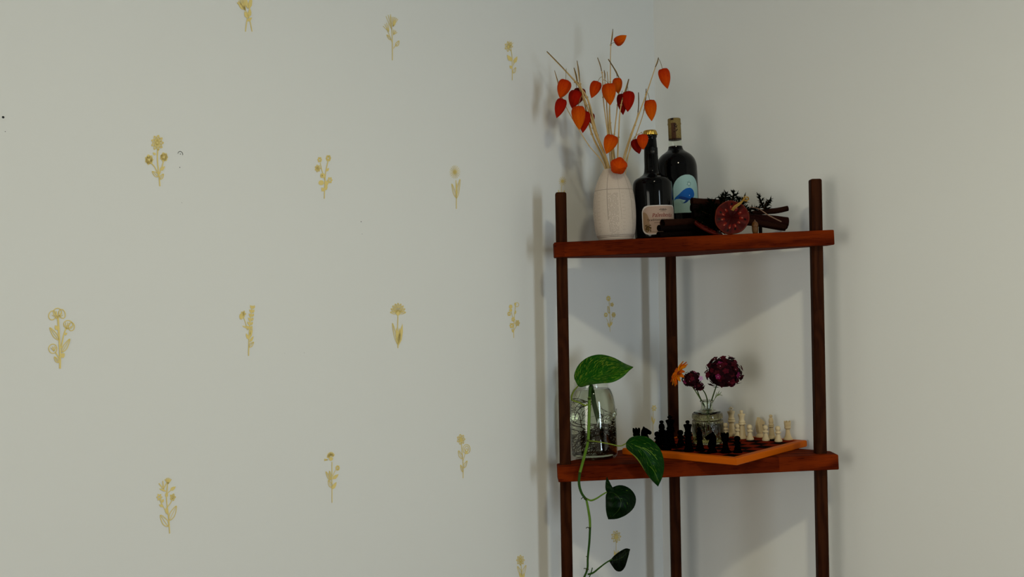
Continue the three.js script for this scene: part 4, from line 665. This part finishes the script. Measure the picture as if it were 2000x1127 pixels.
  const grow = (p, d, n, r) => { const pts = [p.clone()]; for (let i = 0; i < n; i++) { d.add(V3(rr(-1, 1), rr(-1, 0.75), rr(-1, 1)).multiplyScalar(0.42)).normalize(); p = inJar(p.clone().addScaledVector(d, 0.008)); pts.push(p); if (r > 0.00055 && rnd() < 0.5) grow(p, d.clone().add(V3(rr(-1, 1), rr(-1, 0.3), rr(-1, 1))).normalize(), 5, r * 0.6); } if (pts.length > 2) roots.push(tube(rel(pts, o0), [r, r * 0.8, r * 0.5], 5, pts.length * 2)); };
  for (let i = 0; i < 56; i++) { const s = at(lerp(1168, 1173, rnd()), lerp(822, 872, rnd()), JAR_D + rr(-0.006, 0.006)), a = rnd() * 6.28; grow(inJar(s), V3(Math.cos(a), rr(-0.8, 0.3), Math.sin(a)), 8, rr(0.0008, 0.0016)); }
  for (let i = 0; i < 5; i++) { const a = rr(2.4, 4.2); grow(inJar(at(1160, 785, JAR_D)), V3(Math.cos(a), rr(-0.5, 0), Math.sin(a)), 6, 0.0009); }
  part('roots', merge(roots), rootM, o, 'tangle of dark brown roots in the water').userData.kind = 'stuff';
}
// ---------------------------------------------------------------- chessboard and chessmen on the lower board
const BW = 0.306, BL = 0.320, BT = 0.0157, CORNER = V3(0.486, 0, -2.246); CORNER.y = Y2(CORNER.x);
const QB = new THREE.Quaternion().setFromAxisAngle(V3(0, 0, 1), 0.030).multiply(new THREE.Quaternion().setFromAxisAngle(V3(0, 1, 0), Math.PI / 4));
{
  const o = thing('chess_board', CORNER, 'orange wooden chessboard set cornerwise, one corner jutting over the edge of the lower board', 'chessboard'); o.quaternion.copy(QB);
  const m = phys([0.48, 0.092, 0.0015], 0.45, { specularIntensity: 0.12 }), fw = 0.0165;
  const dark = std([0.004, 0.0012, 0.0006], 0.85, { specularIntensity: 0.02 }), light = std([0.150, 0.0125, 0.0025], 0.85, { specularIntensity: 0.02 });
  const base = new THREE.BoxGeometry(BW - 0.02, BT - 0.004, BL - 0.02); base.translate(BW / 2, (BT - 0.004) / 2, -BL / 2); part('base', base, m, o);
  for (const [x0, z0, x1, z1] of [[0, 0, BW, 0], [BW, 0, BW, -BL], [BW, -BL, 0, -BL], [0, -BL, 0, 0]]) {     // four mitred rails with softened edges
    const L = Math.hypot(x1 - x0, z1 - z0), s = new THREE.Shape(), r = 0.0045;
    s.moveTo(0, 0.0015); s.lineTo(0.0015, 0); s.lineTo(fw, 0); s.lineTo(fw, BT); s.lineTo(r, BT); s.quadraticCurveTo(0, BT, 0, BT - r); s.closePath();
    const g = new THREE.ExtrudeGeometry(s, { depth: L, bevelEnabled: false, steps: 1, curveSegments: 6 }), P = g.attributes.position;
    for (let i = 0; i < P.count; i++) { const q = P.getX(i), h = P.getY(i); let w = P.getZ(i); w = w < L / 2 ? q : L - q; const ux = (x1 - x0) / L, uz = (z1 - z0) / L; P.setXYZ(i, x0 + ux * w + uz * q, h, z0 + uz * w - ux * q); }
    g.computeVertexNormals(); part('rail', g, m, o);
  }
  const sw = (BW - 2 * fw) / 8, sl = (BL - 2 * fw) / 8, sq = new THREE.BoxGeometry(sw - 0.0004, 0.003, sl - 0.0004);
  for (let i = 0; i < 8; i++) for (let j = 0; j < 8; j++) { const t = part('square', sq, (i + j) % 2 ? light : dark, o); t.position.set(fw + sw * (i + 0.5), BT - 0.0022 + 0.0002 * ((i * 5 + j * 3) % 3), -fw - sl * (j + 0.5)); }
}
const BTOP = CORNER.clone().add(V3(0, BT - 0.0006, 0));
const onBoard = (px, py) => onPlane(px, py, BTOP, V3(-0.03, 1, 0).normalize());
{
  const ivory = std([0.62, 0.49, 0.29], 0.45), ebony = phys([0.0004, 0.0004, 0.0006], 0.6, { specularIntensity: 0.0 });
  const P2 = (l, n = 70) => lathe(smoothProfile(l, n), 28), mm = (l) => l.map(([r, y]) => [r / 1000, y / 1000]);
  const pawn = P2(mm([[0, 0], [8.9, 0], [9.3, 1.5], [9.0, 4], [7.6, 6.2], [6.0, 12], [4.6, 17], [4.4, 19], [6.8, 20], [7.0, 22.5], [5.0, 24.5], [4.0, 25.5], [5.6, 28], [6.4, 31.5], [5.4, 35.2], [3, 37.2], [0, 37.8]]), 90);
  const rook = (() => { const b = P2(mm([[0, 0], [10.6, 0], [11.2, 1.5], [10.6, 4], [8.2, 7], [6.2, 14], [5.2, 22], [5.4, 26], [7.6, 28], [7.8, 31], [7.2, 32.5], [7.6, 34], [8.2, 38], [8.1, 42.5], [6, 42.8], [5.6, 40], [0, 40]]), 100); const l = [b]; for (let i = 0; i < 6; i++) { const g = new RoundedBoxGeometry(0.0034, 0.0036, 0.0028, 1, 0.0004); g.translate(0, 0.0440, 0.0068); g.rotateY(i * Math.PI / 3); l.push(g); } return merge(l); })();
  const bishop = P2(mm([[0, 0], [9.6, 0], [10.0, 1.8], [9.3, 4.5], [7.6, 8], [6.4, 16], [5.2, 24], [5.0, 28], [6.8, 29.5], [6.8, 31], [5.6, 32.4], [6.6, 33.8], [6.4, 35.5], [5.2, 37], [5.8, 42], [5.4, 47], [4.0, 51], [2.6, 53], [4.0, 54.2], [4.0, 57], [2.4, 59], [0, 59.6]]), 120);
  const queen = P2(mm([[0, 0], [10.0, 0], [10.6, 2], [10.0, 5], [8.4, 9], [7.2, 18], [6.4, 28], [6.2, 34], [8.8, 35.4], [9.2, 37], [8.8, 38.6], [7.4, 39.8], [8.2, 41.4], [8.0, 43.5], [6.2, 45.5], [6.6, 52], [8.8, 60], [8.4, 61.5], [6.0, 61.8], [3.4, 63], [2.8, 64], [4.2, 66], [4.0, 69], [2.2, 70.6], [0, 71]]), 130);
  const king = (() => { const b = P2(mm([[0, 0], [10.2, 0], [10.8, 2], [10.2, 5], [8.8, 9], [7.8, 18], [7.0, 28], [6.8, 34], [9.2, 36], [9.5, 38], [9.0, 39.8], [7.6, 41], [8.6, 43], [8.2, 45], [6.8, 47], [7.2, 54], [9.6, 61], [9.2, 63], [6.4, 64], [4.2, 65], [0, 65.4]]), 130); const v = new RoundedBoxGeometry(0.0042, 0.0105, 0.0042, 2, 0.0008), h = new RoundedBoxGeometry(0.0105, 0.0042, 0.0042, 2, 0.0008); v.translate(0, 0.0695, 0); h.translate(0, 0.0700, 0); return merge([b, v, h]); })();
  const knight = (() => {
    const b = P2(mm([[0, 0], [10.6, 0], [11.1, 1.8], [10.4, 4.5], [8.2, 7.5], [7.0, 10], [7.6, 12], [7.4, 14], [6.2, 15], [0, 15]]), 60), s = new THREE.Shape();
    const q = [[-7, 14], [-8, 22], [-8.5, 30], [-7.5, 38], [-4.5, 44], [-3, 48.5], [-0.5, 45.5], [3, 44], [8, 40], [11.5, 36.5], [11.5, 33], [8.5, 31], [5, 32.5], [2.5, 31], [4.5, 26.5], [6.5, 21], [7, 14]].map(([x, y]) => [x / 1000, y / 1000]);
    s.moveTo(...q[0]); s.splineThru(q.slice(1, 5).map((p) => new THREE.Vector2(...p))); for (const p of q.slice(5)) s.lineTo(...p); s.closePath();
    const h = new THREE.ExtrudeGeometry(s, { depth: 0.0070, bevelEnabled: true, bevelThickness: 0.0022, bevelSize: 0.0010, bevelSegments: 3, curveSegments: 5 }); h.translate(0, 0, -0.0035); return merge([b, h]);
  })();
  const KIND = { pawn, rook, bishop, queen, king, knight };
  const man = (kind, tone, px, py, label, turn = 0, s = 1) => {
    const m = solo('chess_' + kind, KIND[kind], tone === 'white' ? ivory : ebony, label, 'chess piece', tone + ' chess pieces'); m.position.copy(onBoard(px, py)); m.rotation.set(0, turn, TILT, 'ZYX'); const fat = tone === 'black' ? (kind === 'bishop' ? 1.3 : 1.12) : 1; m.scale.set(s * fat, s * (tone === 'black' ? 1.02 : 1), s * fat); return m;
  };
  man('king', 'white', 1430, 852, 'tallest pale wooden chess king, just right of the small glass vase');
  man('queen', 'white', 1450.5, 857, 'pale wooden chess queen standing right of the pale king');
  man('knight', 'white', 1485, 854, 'pale wooden chess knight between the pale queen and bishop', 0.5);
  man('bishop', 'white', 1507.5, 857, 'slender pale wooden chess bishop near the right corner of the chessboard');
  man('rook', 'white', 1539.5, 859, 'pale wooden chess rook standing alone at the right corner of the chessboard');
  man('pawn', 'white', 1418, 854, 'pale pawn closest to the small glass vase, behind a black rook', 0, 0.96);
  man('pawn', 'white', 1441, 857, 'pale pawn in front of the gap between pale king and queen');
  man('pawn', 'white', 1465, 859, 'pale pawn standing right of the pale queen');
  man('pawn', 'white', 1496, 860.5, 'pale pawn in front of the pale knight and bishop');
  man('pawn', 'white', 1520.5, 862.5, 'pale pawn nearest the pale rook at the right');
  man('rook', 'black', 1244.5, 874, 'black chess rook farthest left, behind the hanging green leaf');
  man('knight', 'black', 1262, 874, 'black chess knight second from the left, its head above the hanging leaf', 0.1);
  man('pawn', 'black', 1285, 874, 'black pawn right of the hanging leaf, before the black bishop');
  man('bishop', 'black', 1294, 869, 'black chess bishop left of the rear shelf post', 0, 0.98);
  man('king', 'black', 1311, 873, 'tall black chess king in front of the rear shelf post');
  man('rook', 'black', 1301, 879, 'black chess rook in front of the black king by the rear post');
  man('pawn', 'black', 1330, 871, 'black pawn between the rear shelf post and the black queen');
  man('queen', 'black', 1345.5, 882, 'black chess queen left of the small glass vase');
  man('bishop', 'black', 1367.5, 881, 'black chess bishop in front of the left side of the small glass vase', 0, 0.9);
  man('knight', 'black', 1391, 884, 'black chess knight in front of the small glass vase', 2.7, 0.95);
  man('rook', 'black', 1417.5, 884.5, 'stout black chess rook right of the black knight', 0, 0.98);
  man('pawn', 'black', 1441, 884.5, 'black pawn nearest the front corner of the chessboard');
}
// ---------------------------------------------------------------- small glass vase with flowers, standing on the chessboard
{
  const base = onBoard(1384, 866), d = -base.z, k = d / F, o = thing('bud_vase', base, 'small greenish textured glass vase with a narrow neck on the chessboard', 'vase', null, TILT);
  const y = (p) => (869 - p) * k, r = (h) => h * k;
  const pebble = canvasTexture(1024, 512, (c, w, h) => { c.fillStyle = '#808080'; c.fillRect(0, 0, w, h); for (let i = 0; i < 2400; i++) { const x = rnd() * w, y = rnd() * h, q = rr(5, 10), gr = c.createRadialGradient(x, y, 0, x, y, q); gr.addColorStop(0, rnd() < 0.6 ? 'rgba(255,255,255,0.9)' : 'rgba(0,0,0,0.9)'); gr.addColorStop(1, 'rgba(128,128,128,0)'); c.fillStyle = gr; c.fillRect(x - q, y - q, 2 * q, 2 * q); } }, false);
  pebble.wrapS = THREE.RepeatWrapping;
  const g1 = phys([0.74, 0.71, 0.46], 0.03, { transmission: 1, thickness: 0.004, ior: 1.5, bumpMap: pebble, bumpScale: 0.0013 });
  const g2 = phys([0.86, 0.92, 0.82], 0.02, { transmission: 1, thickness: 0.002, ior: 1.5 });
  part('body', lathe([[0, 0.0006], [r(27), 0.0004], ...smoothProfile([[r(29), y(868)], [r(30), y(864)], [r(30), y(826)], [r(29.4), y(823)], [r(27.4), y(821.5)], [r(29.6), y(819.5)], [r(30), y(815)], [r(29), y(810)]], 34), [r(27), y(808.6)], [r(27), y(811)], [r(27.4), y(816)], [r(26.4), y(822)], [r(27.8), y(828)], [r(27.8), y(862)], [r(25), y(865)], [0, y(865)]], 56), g1, o, 'seedy textured greenish glass body');
  part('neck', lathe([[r(27), y(808.7)], ...smoothProfile([[r(25), y(806.5)], [r(18), y(804.5)], [r(12.8), y(803)], [r(11.3), y(800)], [r(11), y(790)], [r(11.3), y(788)]], 30), [r(13), y(787.4)], [r(13.2), y(785.6)], [r(12), y(784.8)], [r(10.2), y(785.5)], [r(9.6), y(790)], [r(9.8), y(800)], [r(11.2), y(804.6)], [r(17), y(806.4)], [r(25), y(808.6)], [r(27), y(808.7)]], 44), g2, o);
  const wg = lathe([[0, y(864.8)], [r(25.2), y(864.8)], [r(28), y(862)], [r(28), y(829)], [0, y(829)]], 40);
  part('water', wg, phys([0.92, 0.93, 0.80], 0, { transmission: 1, thickness: 0.05, ior: 1.33 }), o);
  // flowers
  const stemM = std([0.030, 0.050, 0.012], 0.6), stemL = std([0.10, 0.15, 0.035], 0.6);
  const wine = [[0.036, 0.0014, 0.004], [0.060, 0.0022, 0.008], [0.014, 0.0008, 0.003], [0.15, 0.010, 0.055]].map((c) => phys(c, 0.7, { specularIntensity: 0.15 }));
  const pale = std([0.55, 0.40, 0.42], 0.7);
  const floret = (() => { const l = []; for (let i = 0; i < 5; i++) { const g = shell(4, 4, (u, v) => { const w = Math.sin(Math.PI * (0.12 + 0.84 * u)) ** 0.7 * 0.40, x = (v - 0.5) * 2 * w * (u < 0.05 ? 0.3 : 1); return V3(x, 0.16 * Math.sin(u * 2.4) + 0.10 * x * x, 0.06 + u * 0.94); }, 0.05); g.rotateY(i * Math.PI * 0.4); l.push(g); } return merge(l); })();
  const eye = new THREE.SphereGeometry(0.13, 6, 5); eye.translate(0, 0.12, 0);
  const flower = (label, cx, cy, dd, rx, n, size, stemPts, pinkEvery) => {
    const foot = at(1383, 858, d), f = thing('purple_flower', foot, label, 'flower', 'dark purple flowers in the small glass vase');
    part('stem', tube(rel([foot, ...stemPts.map(([x, y, e]) => at(x, y, e ?? d))], foot), [0.0014, 0.0016, 0.0017, 0.0012], 7), stemM, f);
    const R = rx * dd / F, c = at(cx, cy, dd).sub(foot), head = part('flower_head', new THREE.SphereGeometry(R * 0.82, 20, 14), wine[2], f); head.position.copy(c); head.scale.y = 0.92;
    for (let i = 0; i < n; i++) {
      const t = (i + 0.5) / n, yy = 1 - 1.86 * t, q = Math.sqrt(Math.max(0, 1 - yy * yy)), a = i * 2.399963, dir = V3(Math.cos(a) * q, yy, Math.sin(a) * q).add(V3(rr(-0.14, 0.14), rr(-0.14, 0.14), rr(-0.14, 0.14))).normalize();
      const m = part('floret', floret, wine[i % pinkEvery === 3 ? 3 : i % 3], head); m.position.copy(dir).multiplyScalar(R * rr(0.78, 0.97)); m.quaternion.setFromUnitVectors(V3(0, 1, 0), dir.add(V3(rr(-0.5, 0.5), rr(-0.5, 0.5), rr(-0.5, 0.5))).normalize()); m.rotateY(rnd() * 6.28); m.scale.setScalar(size * dd / F * rr(0.8, 1.15));
      if (i % 6 === 3) { const e = part('floret_eye', eye, pale, head); e.position.copy(m.position); e.quaternion.copy(m.quaternion); e.scale.copy(m.scale); }
    }
    return f;
  };
  flower('largest dark wine-purple flower ball, right above the small glass vase', 1414, 728, d, 37, 104, 6.4, [[1385, 805], [1390, 782], [1397, 760], [1404, 740]], 11);
  flower('smaller dark purple flower cluster beside the rear shelf post', 1351, 741, d, 18.5, 44, 4.8, [[1381, 805], [1374, 790], [1366, 774], [1358, 752]], 9);
  flower('smallest dark purple flower cluster hanging just right of the smaller one', 1365, 755, d - 0.02, 9.5, 18, 4.4, [[1383, 805], [1382, 785], [1378, 770], [1371, 759, d - 0.01]], 6);
  { const p = at(1368.5, 739, d - 0.02), m = solo('single_floret', (() => { const g = merge([floret, eye]); return g; })(), phys([0.40, 0.20, 0.36], 0.6), 'single pale violet floret loose between the two purple clusters', 'flower'); m.position.copy(p); m.quaternion.setFromUnitVectors(V3(0, 1, 0), V3(0.2, 0.1, 1).normalize()); m.scale.setScalar(5.2 * d / F); }
  { // orange daisy seen from the side, facing left
    const c = at(1326, 729, d + 0.01), foot = at(1382, 856, d), f = thing('orange_flower', foot, 'bright orange daisy-like flower facing left beside the rear shelf post', 'flower');
    part('stem', tube([foot, at(1380, 800, d), at(1370, 783, d + 0.012), at(1352, 755, d + 0.016), at(1334, 735, d + 0.012), c.clone()].map((p) => p.clone().sub(foot)), 0.0013, 7), stemL, f);
    const cc = c.clone().sub(foot), axis = V3(-0.84, 0.50, 0.20).normalize(), q = new THREE.Quaternion().setFromUnitVectors(V3(0, 1, 0), axis);
    const disc = part('flower_centre', new THREE.SphereGeometry(0.0052, 14, 10), std([0.16, 0.018, 0.004], 0.8), f); disc.position.copy(cc).addScaledVector(axis, 0.001); disc.quaternion.copy(q); disc.scale.y = 0.6;
    const pet = shell(8, 6, (u, v) => { const w = 0.0052 * Math.sin(Math.PI * (0.1 + 0.86 * u)) ** 0.6, x = (v - 0.5) * 2 * w; return V3(x, -0.012 * u * u + 0.010 * u + 90 * x * x * (1 - u * 0.6) + 0.0008 * Math.cos(v * 18) * u, 0.003 + u * 0.031 * (1 - 0.10 * Math.abs(v - 0.5) * 2)); }, 0.0005);
    const om = [[0.80, 0.19, 0.002], [0.74, 0.12, 0.002], [0.84, 0.26, 0.003]].map((k2) => phys(k2, 0.7, { specularIntensity: 0.08, transmission: 0.25, thickness: 0, side: THREE.DoubleSide }));
    for (let i = 0; i < 15; i++) { const m = part('petal', pet, om[i % 3], f); m.position.copy(cc).addScaledVector(axis, (i % 2) * 0.0007); m.quaternion.copy(q); m.rotateY(i / 15 * 2 * Math.PI + rr(-0.06, 0.06)); m.rotateX(rr(-0.12, 0.10)); }
    const cal = part('calyx', lathe([[0, -0.007], [0.003, -0.006], [0.0045, -0.001], [0.003, 0.0005]], 14), stemM, f); cal.position.copy(cc); cal.quaternion.copy(q);
  }
  { // little green side sprig
    const foot = at(1386, 800, d - 0.003), f = thing('green_sprig', foot, 'tiny pale green feathery sprig leaning right out of the vase neck', 'sprig'), b = (l) => l.map(([x, y]) => at(x, y, d - 0.004).sub(foot));
    part('stem', tube([V3(), ...b([[1391, 788], [1398, 776], [1404, 770]])], 0.0007, 5), stemL, f);
    for (const l of [[[1399, 775], [1403, 768], [1405, 763]], [[1401, 773], [1407, 771], [1411, 773]], [[1397, 777], [1399, 770], [1400, 766]], [[1402, 772], [1408, 767], [1409, 765]]]) part('leaflet', tube(b(l), [0.0008, 0.0009, 0.0004], 5), stemL, f);
  }
}

renderer.render(scene, camera);
